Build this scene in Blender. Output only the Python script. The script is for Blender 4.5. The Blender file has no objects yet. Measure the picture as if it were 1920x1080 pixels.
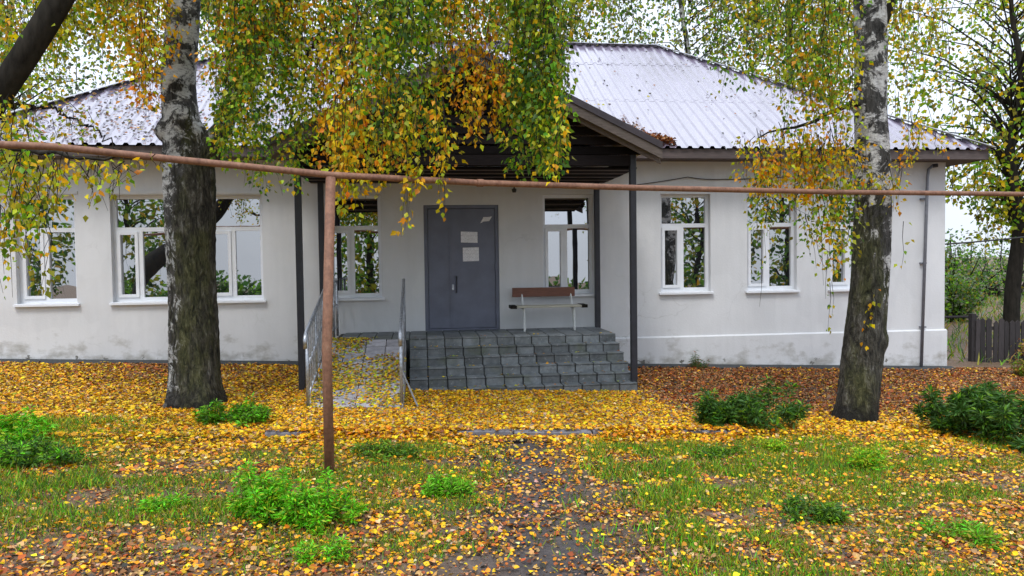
import bpy, bmesh, math, random
import numpy as np
from mathutils import Vector, Matrix
random.seed(7); RNG = np.random.default_rng(11)
S = bpy.context.scene; COL = S.collection

# ------------------------------------------------------------------ camera
F = 1400.0; YAW = math.radians(6.93); PITCH = -math.atan(50 / F); ROLL = math.radians(.75)
CAM = np.array([-.68, -13.0, 1.75])
fw = np.array([math.sin(YAW) * math.cos(PITCH), math.cos(YAW) * math.cos(PITCH), math.sin(PITCH)])
r0 = np.array([math.cos(YAW), -math.sin(YAW), 0]); u0 = np.cross(r0, fw)
RV = r0 * math.cos(ROLL) - u0 * math.sin(ROLL); UV = r0 * math.sin(ROLL) + u0 * math.cos(ROLL)
cd = bpy.data.cameras.new('camera'); cam = bpy.data.objects.new('camera', cd); COL.objects.link(cam)
cd.sensor_width = 36; cd.lens = F / 1920 * 36; cd.clip_end = 2000; cd.clip_start = .05
m4 = Matrix.Identity(4)
for i in range(3):
    m4[i][0] = RV[i]; m4[i][1] = UV[i]; m4[i][2] = -fw[i]; m4[i][3] = CAM[i]
cam.matrix_world = m4; S.camera = cam
S.render.resolution_x = 1024; S.render.resolution_y = 576

# ------------------------------------------------------------------ sky, sun, exposure
SUN_EL = math.radians(58); SUN_AZ = math.radians(205)
W = bpy.data.worlds.new('World'); S.world = W; W.use_nodes = True
nt = W.node_tree; nt.nodes.clear()
N = nt.nodes.new; L = nt.links.new
sky = N('ShaderNodeTexSky'); sky.sky_type = 'NISHITA'; sky.sun_disc = False
sky.sun_elevation = SUN_EL; sky.sun_rotation = SUN_AZ
tc = N('ShaderNodeTexCoord'); sx = N('ShaderNodeSeparateXYZ'); L(tc.outputs['Generated'], sx.inputs[0])
mx = N('ShaderNodeMath'); mx.operation = 'MAXIMUM'; L(sx.outputs['Z'], mx.inputs[0]); mx.inputs[1].default_value = 0
mr = N('ShaderNodeMapRange'); L(mx.outputs[0], mr.inputs[0]); mr.inputs[3].default_value = .8; mr.inputs[4].default_value = 1.75
cn = N('ShaderNodeTexNoise'); L(tc.outputs['Generated'], cn.inputs['Vector']); cn.inputs['Scale'].default_value = 2.2; cn.inputs['Detail'].default_value = 4
cr = N('ShaderNodeMapRange'); L(cn.outputs['Fac'], cr.inputs[0]); cr.inputs[1].default_value = .3; cr.inputs[2].default_value = .7; cr.inputs[3].default_value = .88; cr.inputs[4].default_value = 1.1
mm = N('ShaderNodeMath'); mm.operation = 'MULTIPLY'; L(mr.outputs[0], mm.inputs[0]); L(cr.outputs[0], mm.inputs[1])
cl = N('ShaderNodeVectorMath'); cl.operation = 'SCALE'; cl.inputs[0].default_value = (.85, .93, 1.07); L(mm.outputs[0], cl.inputs['Scale'])
b1 = N('ShaderNodeBackground'); L(sky.outputs[0], b1.inputs[0]); b1.inputs[1].default_value = .06
b2 = N('ShaderNodeBackground'); L(cl.outputs[0], b2.inputs[0]); b2.inputs[1].default_value = 1.0
ms = N('ShaderNodeMixShader'); ms.inputs[0].default_value = .85; L(b1.outputs[0], ms.inputs[1]); L(b2.outputs[0], ms.inputs[2])
wo = N('ShaderNodeOutputWorld'); L(ms.outputs[0], wo.inputs[0])
sd = bpy.data.lights.new('sun', 'SUN'); sd.energy = 1.5; sd.angle = math.radians(16); sd.color = (1, .97, .92)
so = bpy.data.objects.new('sun', sd); COL.objects.link(so); so.location = (0, -20, 30)
dv = Vector((math.sin(SUN_AZ) * math.cos(SUN_EL), math.cos(SUN_AZ) * math.cos(SUN_EL), math.sin(SUN_EL)))
so.rotation_euler = dv.to_track_quat('Z', 'Y').to_euler()
S.view_settings.view_transform = 'Standard'; S.view_settings.look = 'None'
S.view_settings.exposure = .6; S.view_settings.gamma = 1
S.render.engine = 'CYCLES'

# ------------------------------------------------------------------ helpers
def pd(x, y, d):
    """world point seen at photograph pixel x, y at depth d (used once to survey the place)"""
    return CAM + d * (fw + RV * ((x - 960) / F) - UV * ((y - 540) / F))
def g(x, y):
    """height of the ground"""
    xx = max(-14, min(14, x))
    return -.037 * xx - .04 - .1 * min(1, max(0, -y / 2.3)) - .075 * min(420, max(0, -15 - y))
def gv(x, y):
    return -.037 * np.clip(x, -14, 14) - .04 - .1 * np.clip(-y / 2.3, 0, 1) - .075 * np.clip(-15 - y, 0, 420)

def put(o, parent=None):
    COL.objects.link(o)
    if parent is not None: o.parent = parent
    return o
def tag(o, label=None, cat=None, group=None, kind=None):
    if label: o['label'] = label
    if cat: o['category'] = cat
    if group: o['group'] = group
    if kind: o['kind'] = kind
    return o
def empty(name, loc=(0, 0, 0), label=None, cat=None, group=None):
    o = bpy.data.objects.new(name, None); o.location = loc; o.empty_display_size = .2
    return tag(put(o), label, cat, group)
def local(o, parent):
    """parts are modelled in world coordinates: keep them there under a moved Empty"""
    if parent is not None:
        p = parent; off = Vector((0, 0, 0))
        while p is not None: off += p.location; p = p.parent
        o.location = -off
    return o
class MB:
    def __init__(s): s.v = []; s.f = []
    def box(s, x0, x1, y0, y1, z0, z1):
        n = len(s.v)
        s.v += [(x, y, z) for x in (x0, x1) for y in (y0, y1) for z in (z0, z1)]
        s.f += [tuple(n + i for i in q) for q in ((0, 1, 3, 2), (4, 6, 7, 5), (0, 4, 5, 1), (2, 3, 7, 6), (0, 2, 6, 4), (1, 5, 7, 3))]
        return s
    def quad(s, a, b, c, d):
        n = len(s.v); s.v += [a, b, c, d]; s.f.append((n, n + 1, n + 2, n + 3)); return s
    def hexa(s, p):
        n = len(s.v); s.v += list(p)
        s.f += [tuple(n + i for i in q) for q in ((3, 2, 1, 0), (4, 5, 6, 7), (0, 1, 5, 4), (1, 2, 6, 5), (2, 3, 7, 6), (3, 0, 4, 7))]
        return s
    def tube(s, pts, rad, k=8, cap=True):
        pts = [Vector(p) for p in pts]; n0 = len(s.v)
        if not hasattr(rad, '__len__'): rad = [rad] * len(pts)
        prev = None
        for i, p in enumerate(pts):
            t = (pts[min(i + 1, len(pts) - 1)] - pts[max(i - 1, 0)]).normalized()
            if prev is None:
                a = Vector((1, 0, 0)) if abs(t.x) < .8 else Vector((0, 1, 0))
                prev = (a - t * a.dot(t)).normalized()
            else: prev = (prev - t * prev.dot(t)).normalized()
            b = t.cross(prev)
            for j in range(k):
                an = 2 * math.pi * j / k
                s.v.append(tuple(p + (prev * math.cos(an) + b * math.sin(an)) * rad[i]))
        for i in range(len(pts) - 1):
            for j in range(k):
                a = n0 + i * k + j; b2_ = n0 + i * k + (j + 1) % k
                s.f.append((a, b2_, b2_ + k, a + k))
        if cap:
            s.f.append(tuple(n0 + j for j in range(k))[::-1]); e = n0 + (len(pts) - 1) * k
            s.f.append(tuple(e + j for j in range(k)))
        return s
    def build(s, name, mat, parent=None, smooth=False, bevel=0):
        me = bpy.data.meshes.new(name); me.from_pydata(s.v, [], s.f); me.validate()
        if bevel or True:
            bm = bmesh.new(); bm.from_mesh(me)
            bmesh.ops.recalc_face_normals(bm, faces=bm.faces)
            if bevel: bmesh.ops.bevel(bm, geom=list(bm.edges), offset=bevel, segments=1, affect='EDGES')
            bm.to_mesh(me); bm.free()
        if smooth: me.polygons.foreach_set('use_smooth', [True] * len(me.polygons))
        me.materials.append(mat)
        o = bpy.data.objects.new(name, me); put(o, parent); local(o, parent); return o

# ------------------------------------------------------------------ materials
def mat(name):
    m = bpy.data.materials.new(name); m.use_nodes = True
    return m, m.node_tree, m.node_tree.nodes['Principled BSDF']
def setp(b, **k):
    for a, v in k.items():
        n = a.replace('_', ' ')
        for i in b.inputs:
            if i.name.lower() == n.lower(): i.default_value = v; break
def noise(t, scale, detail=4, rough=.55, coord='Object', stretch=None, dist=0):
    c = t.nodes.new('ShaderNodeTexCoord'); n = t.nodes.new('ShaderNodeTexNoise')
    n.inputs['Scale'].default_value = scale; n.inputs['Detail'].default_value = detail; n.inputs['Roughness'].default_value = rough; n.inputs['Distortion'].default_value = dist
    if coord == 'World':
        ge = t.nodes.new('ShaderNodeNewGeometry'); src = ge.outputs['Position']
    else: src = c.outputs[coord]
    if stretch:
        mp = t.nodes.new('ShaderNodeMapping'); mp.inputs['Scale'].default_value = stretch
        t.links.new(src, mp.inputs[0]); src = mp.outputs[0]
    t.links.new(src, n.inputs['Vector']); return n.outputs['Fac']
def ramp(t, src, stops):
    r = t.nodes.new('ShaderNodeValToRGB'); e = r.color_ramp.elements
    while len(e) < len(stops): e.new(.5)
    for el, (p, c) in zip(e, stops):
        el.position = p; el.color = (c if hasattr(c, '__len__') else (c, c, c)) + (1,) if hasattr(c, '__len__') else (c, c, c, 1)
    t.links.new(src, r.inputs[0]); return r.outputs['Color']
def mix(t, fac, a, b, mode='MIX'):
    n = t.nodes.new('ShaderNodeMix'); n.data_type = 'RGBA'; n.blend_type = mode
    for s_, v in ((n.inputs[0], fac), (n.inputs[6], a), (n.inputs[7], b)):
        if hasattr(v, 'is_output'): t.links.new(v, s_)
        elif hasattr(v, '__len__'): s_.default_value = tuple(v) + (1,)
        else: s_.default_value = v
    return n.outputs[2]
def mathn(t, op, a, b=None):
    n = t.nodes.new('ShaderNodeMath'); n.operation = op
    for s_, v in ((n.inputs[0], a), (n.inputs[1], b)):
        if v is None: continue
        if hasattr(v, 'is_output'): t.links.new(v, s_)
        else: s_.default_value = v
    return n.outputs[0]
def bump(t, b, h, strength=.3, dist=.02):
    n = t.nodes.new('ShaderNodeBump'); n.inputs['Strength'].default_value = strength; n.inputs['Distance'].default_value = dist
    t.links.new(h, n.inputs['Height']); t.links.new(n.outputs[0], b.inputs['Normal'])
def simple(name, c, rough=.6, var=.25, scale=12, stretch=None, metallic=0, spec=.5, bmp=.15, rnd=0, coord='Object'):
    m, t, b = mat(name)
    n = noise(t, scale, 5, .6, coord, stretch)
    lo = tuple(x * (1 - var) for x in c); hi = tuple(min(1, x * (1 + var)) for x in c)
    col = ramp(t, n, [(.25, lo), (.75, hi)])
    if rnd:
        oi = t.nodes.new('ShaderNodeObjectInfo')
        v = mathn(t, 'MULTIPLY_ADD', oi.outputs['Random'], 2 * rnd); v.node.inputs[2].default_value = 1 - rnd
        hs = t.nodes.new('ShaderNodeHueSaturation'); t.links.new(col, hs.inputs['Color']); t.links.new(v, hs.inputs['Value']); col = hs.outputs[0]
    t.links.new(col, b.inputs['Base Color'])
    setp(b, Roughness=rough, Metallic=metallic, Specular_IOR_Level=spec)
    if bmp: bump(t, b, n, bmp, .01)
    return m
M = {}
# plaster with stains creeping up from the foot of the wall
m, t, b = mat('plaster')
ge = t.nodes.new('ShaderNodeNewGeometry'); sp = t.nodes.new('ShaderNodeSeparateXYZ'); t.links.new(ge.outputs['Position'], sp.inputs[0])
big = noise(t, .7, 5, .6, 'World'); fine = noise(t, 30, 4, .6, 'World'); st = noise(t, 2.2, 8, .65, 'World', (1, 1, 1.6)); drip = noise(t, 3, 6, .6, 'World', (2.5, 1, .25))
c = ramp(t, big, [(.3, (.54, .55, .57)), (.7, (.63, .64, .66))])
c = mix(t, .05, c, ramp(t, drip, [(.4, (.35, .36, .33)), (.6, (.75, .74, .72))]))
zz_ = mathn(t, 'ADD', sp.outputs['Z'], mathn(t, 'MULTIPLY', sp.outputs['X'], .037)); hgt = t.nodes.new('ShaderNodeMapRange'); t.links.new(zz_, hgt.inputs[0]); hgt.inputs[1].default_value = .75; hgt.inputs[2].default_value = -.1; hgt.inputs[3].default_value = -.12; hgt.inputs[4].default_value = .17
ck = t.nodes.new('ShaderNodeTexVoronoi'); ck.feature = 'DISTANCE_TO_EDGE'; ck.inputs['Scale'].default_value = .9
wp = t.nodes.new('ShaderNodeVectorMath'); wp.operation = 'MULTIPLY_ADD'; nv = t.nodes.new('ShaderNodeTexNoise'); nv.inputs['Scale'].default_value = 2.5; nv.inputs['Detail'].default_value = 8; t.links.new(ge.outputs['Position'], nv.inputs['Vector']); t.links.new(nv.outputs['Color'], wp.inputs[0]); wp.inputs[1].default_value = (.7, .7, .7); t.links.new(ge.outputs['Position'], wp.inputs[2]); t.links.new(wp.outputs[0], ck.inputs['Vector'])
crk = mathn(t, 'MULTIPLY', ramp(t, ck.outputs['Distance'], [(.0, 1), (.012, 0)]), ramp(t, noise(t, .6, 3, .5, 'World'), [(.54, 0), (.64, .3)]))
c = mix(t, crk, c, (.2, .19, .17))
c = mix(t, ramp(t, noise(t, 1.4, 3, .5, 'World', (1, 1, .7)), [(.55, 0), (.57, .25)]), c, (.66, .67, .685))
stv = mathn(t, 'ADD', st, hgt.outputs[0])
c = mix(t, ramp(t, stv, [(.56, 0), (.74, .75)]), c, (.27, .26, .23))
c = mix(t, ramp(t, mathn(t, 'ADD', noise(t, 5, 7, .7, 'World'), mathn(t, 'MULTIPLY', hgt.outputs[0], 1.0)), [(.72, 0), (.76, .9)]), c, (.1, .095, .08))
t.links.new(c, b.inputs['Base Color']); setp(b, Roughness=.85, Specular_IOR_Level=.25); bump(t, b, mathn(t, 'ADD', fine, st), .25, .012); M['plaster'] = m
# leaf: colour from attribute, translucent
def leafmat(name, tr=.35, rough=.45):
    m, t, b = mat(name)
    a = t.nodes.new('ShaderNodeAttribute'); a.attribute_name = 'Col'
    t.links.new(a.outputs['Color'], b.inputs['Base Color']); setp(b, Roughness=rough, Specular_IOR_Level=.35)
    if tr:
        tl = t.nodes.new('ShaderNodeBsdfTranslucent'); t.links.new(a.outputs['Color'], tl.inputs[0])
        mxs = t.nodes.new('ShaderNodeMixShader'); mxs.inputs[0].default_value = tr
        t.links.new(b.outputs[0], mxs.inputs[1]); t.links.new(tl.outputs[0], mxs.inputs[2])
        t.links.new(mxs.outputs[0], t.nodes['Material Output'].inputs[0])
    return m
M['leaf'] = leafmat('leaf', .52); M['litter'] = leafmat('litter', .12, .6); M['grass'] = leafmat('grass', .35, .5)
# soil with dark wet asphalt patches on the path
m, t, b = mat('soil')
n1 = noise(t, 1.3, 8, .65, 'World'); n2 = noise(t, 25, 6, .7, 'World')
c = ramp(t, n2, [(.3, (.05, .033, .02)), (.6, (.16, .1, .06)), (.8, (.27, .18, .11))])
c = mix(t, ramp(t, n1, [(.5, 0), (.66, .6)]), c, (.24, .18, .14))
ge = t.nodes.new('ShaderNodeNewGeometry'); sp = t.nodes.new('ShaderNodeSeparateXYZ'); t.links.new(ge.outputs['Position'], sp.inputs[0])
px = mathn(t, 'ABSOLUTE', mathn(t, 'SUBTRACT', sp.outputs['X'], .15))
pm = t.nodes.new('ShaderNodeMapRange'); t.links.new(px, pm.inputs[0]); pm.inputs[1].default_value = .2; pm.inputs[2].default_value = 1.1; pm.inputs[3].default_value = 1; pm.inputs[4].default_value = 0
c = mix(t, mathn(t, 'MULTIPLY', pm.outputs[0], ramp(t, n1, [(.3, 1), (.7, .7)])), c, ramp(t, n2, [(.3, (.022, .021, .024)), (.75, (.075, .07, .075))]))
t.links.new(c, b.inputs['Base Color']); setp(b, Roughness=.75, Specular_IOR_Level=.4); bump(t, b, n2, .6, .03); M['soil'] = m
# painted profiled roofing sheet, glossy enough to mirror the bright sky
m, t, b = mat('roof_sheet')
n = noise(t, 1.1, 6, .6, 'World', (2.6, .5, .5)); nf = noise(t, 14, 5, .6, 'World', (2, .5, .5))
c = mix(t, .5, ramp(t, n, [(.35, (.12, .09, .14)), (.65, (.22, .18, .27))]), ramp(t, nf, [(.3, (.13, .11, .14)), (.7, (.28, .25, .31))]))
t.links.new(c, b.inputs['Base Color']); setp(b, Roughness=.22, IOR=2.8, Specular_IOR_Level=.5, Coat_Weight=.6, Coat_Roughness=.2)
bump(t, b, n, .15, .03); M['roof'] = m
M['roof_dark'] = simple('canopy_flashing', (.045, .035, .045), .5, .3, 6)
M['pvc'] = simple('window_frame_white', (.68, .7, .74), .4, .06, 6, bmp=.03)
m, t, b = mat('window_glass')
setp(b, Base_Color=(.012, .014, .016, 1), Roughness=.01, IOR=4.8)
bump(t, b, noise(t, 1.6, 2, .5, 'World'), .06, .02); M['glass'] = m
M['door'] = simple('door_paint', (.12, .132, .185), .45, .18, 3, bmp=.05)
M['darkmetal'] = simple('post_paint', (.018, .019, .028), .5, .3, 8)
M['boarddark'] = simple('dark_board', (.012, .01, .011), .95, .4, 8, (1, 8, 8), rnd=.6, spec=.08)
M['fascia'] = simple('weathered_board', (.13, .105, .095), .8, .4, 5, (1.2, 9, 9), rnd=.15)
M['fasciadark'] = simple('eave_board', (.085, .065, .062), .75, .35, 5, (1, 9, 9))
m, t, b = mat('stone_tile')
oi = t.nodes.new('ShaderNodeObjectInfo'); n = noise(t, 9, 6, .65, 'World'); nw = noise(t, 26, 4, .6, 'World'); nm = noise(t, 2.5, 5, .6, 'World')
c = ramp(t, n, [(.3, (.07, .08, .088)), (.7, (.165, .182, .195))])
hs = t.nodes.new('ShaderNodeHueSaturation'); t.links.new(c, hs.inputs['Color']); v = mathn(t, 'MULTIPLY_ADD', oi.outputs['Random'], .7); v.node.inputs[2].default_value = .65; t.links.new(v, hs.inputs['Value'])
c = mix(t, ramp(t, nm, [(.52, 0), (.68, .55)]), hs.outputs[0], (.08, .095, .055))
c = mix(t, ramp(t, nw, [(.62, 0), (.74, .6)]), c, (.45, .47, .5))
t.links.new(c, b.inputs['Base Color']); setp(b, Roughness=.5); bump(t, b, n, .2, .01); M['tile'] = m
M['grout'] = simple('grout', (.035, .038, .04), .9, .3, 20)
M['concrete'] = simple('concrete', (.3, .29, .29), .85, .3, 7, bmp=.4, rnd=.15)
M['rampslab'] = simple('ramp_paving', (.34, .33, .36), .8, .3, 8, bmp=.3, rnd=.2)
M['steel'] = simple('grey_steel', (.36, .38, .42), .35, .5, 25, metallic=.7)
M['kerb'] = simple('kerb_stone', (.16, .155, .175), .85, .35, 10, bmp=.4, rnd=.15)
m, t, b = mat('rusty_paint')
n = noise(t, 14, 7, .7, 'World', (1, 1, .5)); n2 = noise(t, 40, 5, .6, 'World')
c = ramp(t, n, [(.3, (.09, .035, .02)), (.48, (.17, .075, .042)), (.62, (.22, .11, .065)), (.75, (.33, .21, .14))])
t.links.new(mix(t, .3, c, ramp(t, n2, [(.3, (.07, .03, .02)), (.7, (.4, .2, .12))])), b.inputs['Base Color']); setp(b, Roughness=.7); bump(t, b, n, .3, .01); M['rust'] = m
M['benchbrown'] = simple('brown_plank', (.14, .055, .035), .6, .4, 6, (1, 10, 10))
M['benchseat'] = simple('pale_plank', (.42, .4, .33), .7, .3, 6, (1, 10, 10))
M['benchleg'] = simple('white_leg_paint', (.6, .62, .62), .5, .15, 20)
M['fence'] = simple('old_picket_wood', (.032, .027, .028), .9, .4, 5, (8, 8, 1), rnd=.35)
M['cable'] = simple('cable_black', (.02, .02, .022), .6, .2, 20)
M['drain'] = simple('drainpipe_grey', (.16, .17, .2), .5, .25, 8)
M['bark_dark'] = simple('dark_bark', (.024, .021, .017), .95, .6, 14, (1, 1, .3), bmp=1.0, spec=.12)
M['cap'] = simple('ridge_metal', (.55, .55, .62), .3, .15, 6, metallic=.3)
m, t, b = mat('paper')
ge = t.nodes.new('ShaderNodeNewGeometry'); wv = t.nodes.new('ShaderNodeTexWave'); wv.bands_direction = 'Z'; wv.inputs['Scale'].default_value = 13; wv.inputs['Distortion'].default_value = .3
t.links.new(ge.outputs['Position'], wv.inputs['Vector']); nn = noise(t, 60, 3, .6, 'World')
ln = mathn(t, 'MULTIPLY', ramp(t, wv.outputs['Fac'], [(.55, 0), (.7, 1)]), ramp(t, nn, [(.4, 0), (.55, 1)]))
t.links.new(mix(t, mathn(t, 'MULTIPLY', ln, .55), (.78, .78, .82), (.22, .22, .26)), b.inputs['Base Color']); setp(b, Roughness=.6); M['paper'] = m
def birchmat(name, zdark, zwhite, moss, whitec=(.62, .61, .6), side=None, foot=-.5, bandt=.5):
    """birch: rough dark furrowed foot, white papery bark with black bands higher up"""
    m, t, b = mat(name)
    ge = t.nodes.new('ShaderNodeNewGeometry'); sp = t.nodes.new('ShaderNodeSeparateXYZ'); t.links.new(ge.outputs['Position'], sp.inputs[0])
    fur = noise(t, 26, 8, .72, 'World', (1, 1, .2), 1.2); plate = noise(t, 11, 6, .7, 'World', (1, 1, .45), .8); band = noise(t, 4.6, 9, .74, 'World', (.85, .85, 1.0), .5); fn = noise(t, 26, 6, .7, 'World', (.5, .5, 1.6)); mo = noise(t, 2.6, 6, .7, 'World', (1, 1, .4))
    fp = mathn(t, 'MULTIPLY', mathn(t, 'ADD', fur, plate), .5)
    dark = ramp(t, fp, [(.38, (.008, .008, .008)), (.47, (.04, .037, .03)), (.55, (.095, .088, .072)), (.64, (.24, .235, .22))])
    dark = mix(t, ramp(t, mo, [(.44, 0), (.58, moss)]), dark, ramp(t, fp, [(.38, (.01, .012, .004)), (.5, (.06, .066, .016)), (.62, (.15, .15, .035))]))
    white = mix(t, ramp(t, fn, [(.5, 0), (.66, .85)]), whitec, (.16, .155, .15))
    white = mix(t, ramp(t, band, [(bandt - .04, 0), (bandt + .02, 1)]), white, ramp(t, fp, [(.4, (.012, .012, .011)), (.6, (.1, .095, .09))]))
    h = t.nodes.new('ShaderNodeMapRange'); t.links.new(sp.outputs['Z'], h.inputs[0]); h.inputs[1].default_value = zdark; h.inputs[2].default_value = zwhite; h.inputs[3].default_value = 0; h.inputs[4].default_value = 1
    w = mathn(t, 'ADD', h.outputs[0], mathn(t, 'MULTIPLY', mathn(t, 'SUBTRACT', plate, .5), 2.4))
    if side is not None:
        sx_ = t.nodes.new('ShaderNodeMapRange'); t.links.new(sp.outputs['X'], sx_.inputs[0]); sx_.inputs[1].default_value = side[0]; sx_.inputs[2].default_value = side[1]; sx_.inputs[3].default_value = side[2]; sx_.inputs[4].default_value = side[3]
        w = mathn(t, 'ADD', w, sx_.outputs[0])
    c = mix(t, ramp(t, w, [(.42, 0), (.58, 1)]), dark, white)
    ft = t.nodes.new('ShaderNodeMapRange'); t.links.new(mathn(t, 'ADD', sp.outputs['Z'], mathn(t, 'MULTIPLY', plate, .5)), ft.inputs[0]); ft.inputs[1].default_value = foot + .38; ft.inputs[2].default_value = foot + .18; ft.inputs[3].default_value = 0; ft.inputs[4].default_value = .85
    c = mix(t, ft.outputs[0], c, (.012, .011, .011))
    t.links.new(c, b.inputs['Base Color']); setp(b, Roughness=.85, Specular_IOR_Level=.25)
    bump(t, b, mathn(t, 'ADD', fp, mathn(t, 'MULTIPLY', plate, .6)), 1.0, .09); return m
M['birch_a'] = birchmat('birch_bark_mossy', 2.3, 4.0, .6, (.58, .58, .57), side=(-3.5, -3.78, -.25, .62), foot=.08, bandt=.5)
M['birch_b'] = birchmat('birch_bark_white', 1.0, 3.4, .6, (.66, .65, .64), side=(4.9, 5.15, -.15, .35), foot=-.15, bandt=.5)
M['birch_far'] = birchmat('birch_bark_far', .5, 3.5, .3)

# ------------------------------------------------------------------ leaves in bulk
TPL4 = (np.array([(0, 0, 0), (.38, .36, .12), (1, 0, -.1), (.38, -.36, .12)]), [(0, 1, 2), (0, 2, 3)])
TPL6 = (np.array([(0, 0, 0), (.3, .38, .09), (.62, .3, .06), (1, 0, -.05), (.62, -.3, .06), (.3, -.38, .09), (.45, 0, -.03)]), [(0, 1, 6), (1, 2, 6), (2, 3, 6), (3, 4, 6), (4, 5, 6), (5, 0, 6)])
BLADE = (np.array([(0, .055, 0), (0, -.05, 0), (.55, .04, .06), (.55, -.04, .06), (1, 0, .3)]), [(0, 1, 3, 2), (2, 3, 4)])
NARROW = (np.array([(0, 0, 0), (.4, .15, .06), (1, 0, -.12), (.4, -.15, .06)]), [(0, 1, 2), (0, 2, 3)])
def norm(a): return a / np.maximum(1e-9, np.linalg.norm(a, axis=1, keepdims=True))
def scatter(name, P, D, Nn, size, colr, tpl, material, parent=None):
    T, faces = tpl; n = len(P); k = len(T)
    D = norm(D); B = norm(np.cross(Nn, D)); Nn = np.cross(D, B)
    size = np.asarray(size).reshape(-1, 1, 1)
    V = P[:, None, :] + size * (T[None, :, 0:1] * D[:, None, :] + T[None, :, 1:2] * B[:, None, :] + T[None, :, 2:3] * Nn[:, None, :])
    me = bpy.data.meshes.new(name); me.vertices.add(n * k); me.vertices.foreach_set('co', V.astype(np.float32).ravel())
    lt = np.array([len(q) for q in faces]); flat = np.concatenate([np.array(q) for q in faces])
    idx = (np.arange(n)[:, None] * k + flat[None, :]).ravel()
    tot = np.tile(lt, n); st_ = np.concatenate([[0], np.cumsum(tot)[:-1]])
    me.loops.add(len(idx)); me.loops.foreach_set('vertex_index', idx.astype(np.int32))
    me.polygons.add(len(tot)); me.polygons.foreach_set('loop_start', st_.astype(np.int32)); me.polygons.foreach_set('loop_total', tot.astype(np.int32))
    me.update(calc_edges=True)
    ca = me.color_attributes.new('Col', 'FLOAT_COLOR', 'POINT')
    cc = np.concatenate([np.repeat(colr, k, axis=0), np.ones((n * k, 1))], 1)
    ca.data.foreach_set('color', cc.astype(np.float32).ravel())
    me.materials.append(material)
    o = bpy.data.objects.new(name, me); put(o, parent); local(o, parent); return o
PAL = dict(soot=(.045, .035, .028), green=(.15, .31, .012), dgreen=(.055, .135, .02), ygreen=(.42, .48, .018), olive=(.28, .265, .02), yellow=(.78, .49, .006),
           gold=(.74, .35, .006), orange=(.7, .24, .006), brown=(.21, .09, .03), tan=(.47, .27, .1), rust=(.36, .085, .014), pale=(.68, .5, .22), bright=(.15, .55, .012), grey=(.2, .23, .14), pinkish=(.5, .31, .21))
def colours(n, w, jit=.25, rng=RNG):
    ks = list(w); p = np.array([w[k] for k in ks], float); p /= p.sum()
    c = np.array([PAL[k] for k in ks])[rng.choice(len(ks), n, p=p)]
    return np.clip(c * (1 + jit * rng.normal(size=(n, 1))) * (1 + .1 * rng.normal(size=(n, 3))), .004, .9)

class Foliage:
    """hanging birch sprays: twigs and leaves collected for one tree's crown"""
    def __init__(s): s.P = []; s.D = []; s.S = []; s.C = []; s.tw = MB()
    def strand(s, top, bot, w, step=.0175, spread=.07, size=.06, jitter=.12, twig=True, tr=.0028, hue=None):
        top = np.asarray(top, float); bot = np.asarray(bot, float); Lh = np.linalg.norm(bot - top)
        if Lh < .05: return
        ns = max(3, int(Lh / .3)); tt = np.linspace(0, 1, ns + 1)
        line = top + (bot - top) * tt[:, None]
        sway = np.cumsum(RNG.normal(size=(ns + 1, 3)) * (.05, .05, 0), 0) * jitter / .12; sway -= sway[-1] * tt[:, None]; sway[0] = 0
        line = line + sway
        if twig: s.tw.tube([tuple(q) for q in line], list(np.linspace(tr * 1.7, tr * .5, ns + 1)), 3, False)
        n = max(2, int(Lh / step)); u = np.sort(RNG.random(n)) ** .9
        base = np.stack([np.interp(u, tt, line[:, i]) for i in range(3)], 1)
        # clusters: density varies along the spray
        keep = RNG.random(n) < (.58 + .5 * np.sin(u * Lh * RNG.uniform(4, 9) + RNG.uniform(0, 6)))
        base = base[keep]; n = len(base)
        if n == 0: return
        off = RNG.normal(size=(n, 3)) * spread * np.array([1, 1, .6])
        d = norm(off + np.array([0, 0, -.05]) + RNG.normal(size=(n, 3)) * .03); d[:, 2] -= .55
        s.P.append(base + off * .8); s.D.append(d); s.S.append(size * RNG.uniform(.65, 1.25, n))
        s.C.append(colours(n, w))
    def build(s, parent, mat_='leaf', twigmat='bark_dark'):
        P = np.concatenate(s.P); D = np.concatenate(s.D); n = len(P)
        o = scatter('crown', P, D, norm(RNG.normal(size=(n, 3)) + np.array([0, -.25, .35])), np.concatenate(s.S), np.concatenate(s.C), TPL4, M[mat_], parent)
        if s.tw.v: 
            tag(s.tw.build('twigs', M[twigmat], parent), kind='stuff')
        return o

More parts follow.
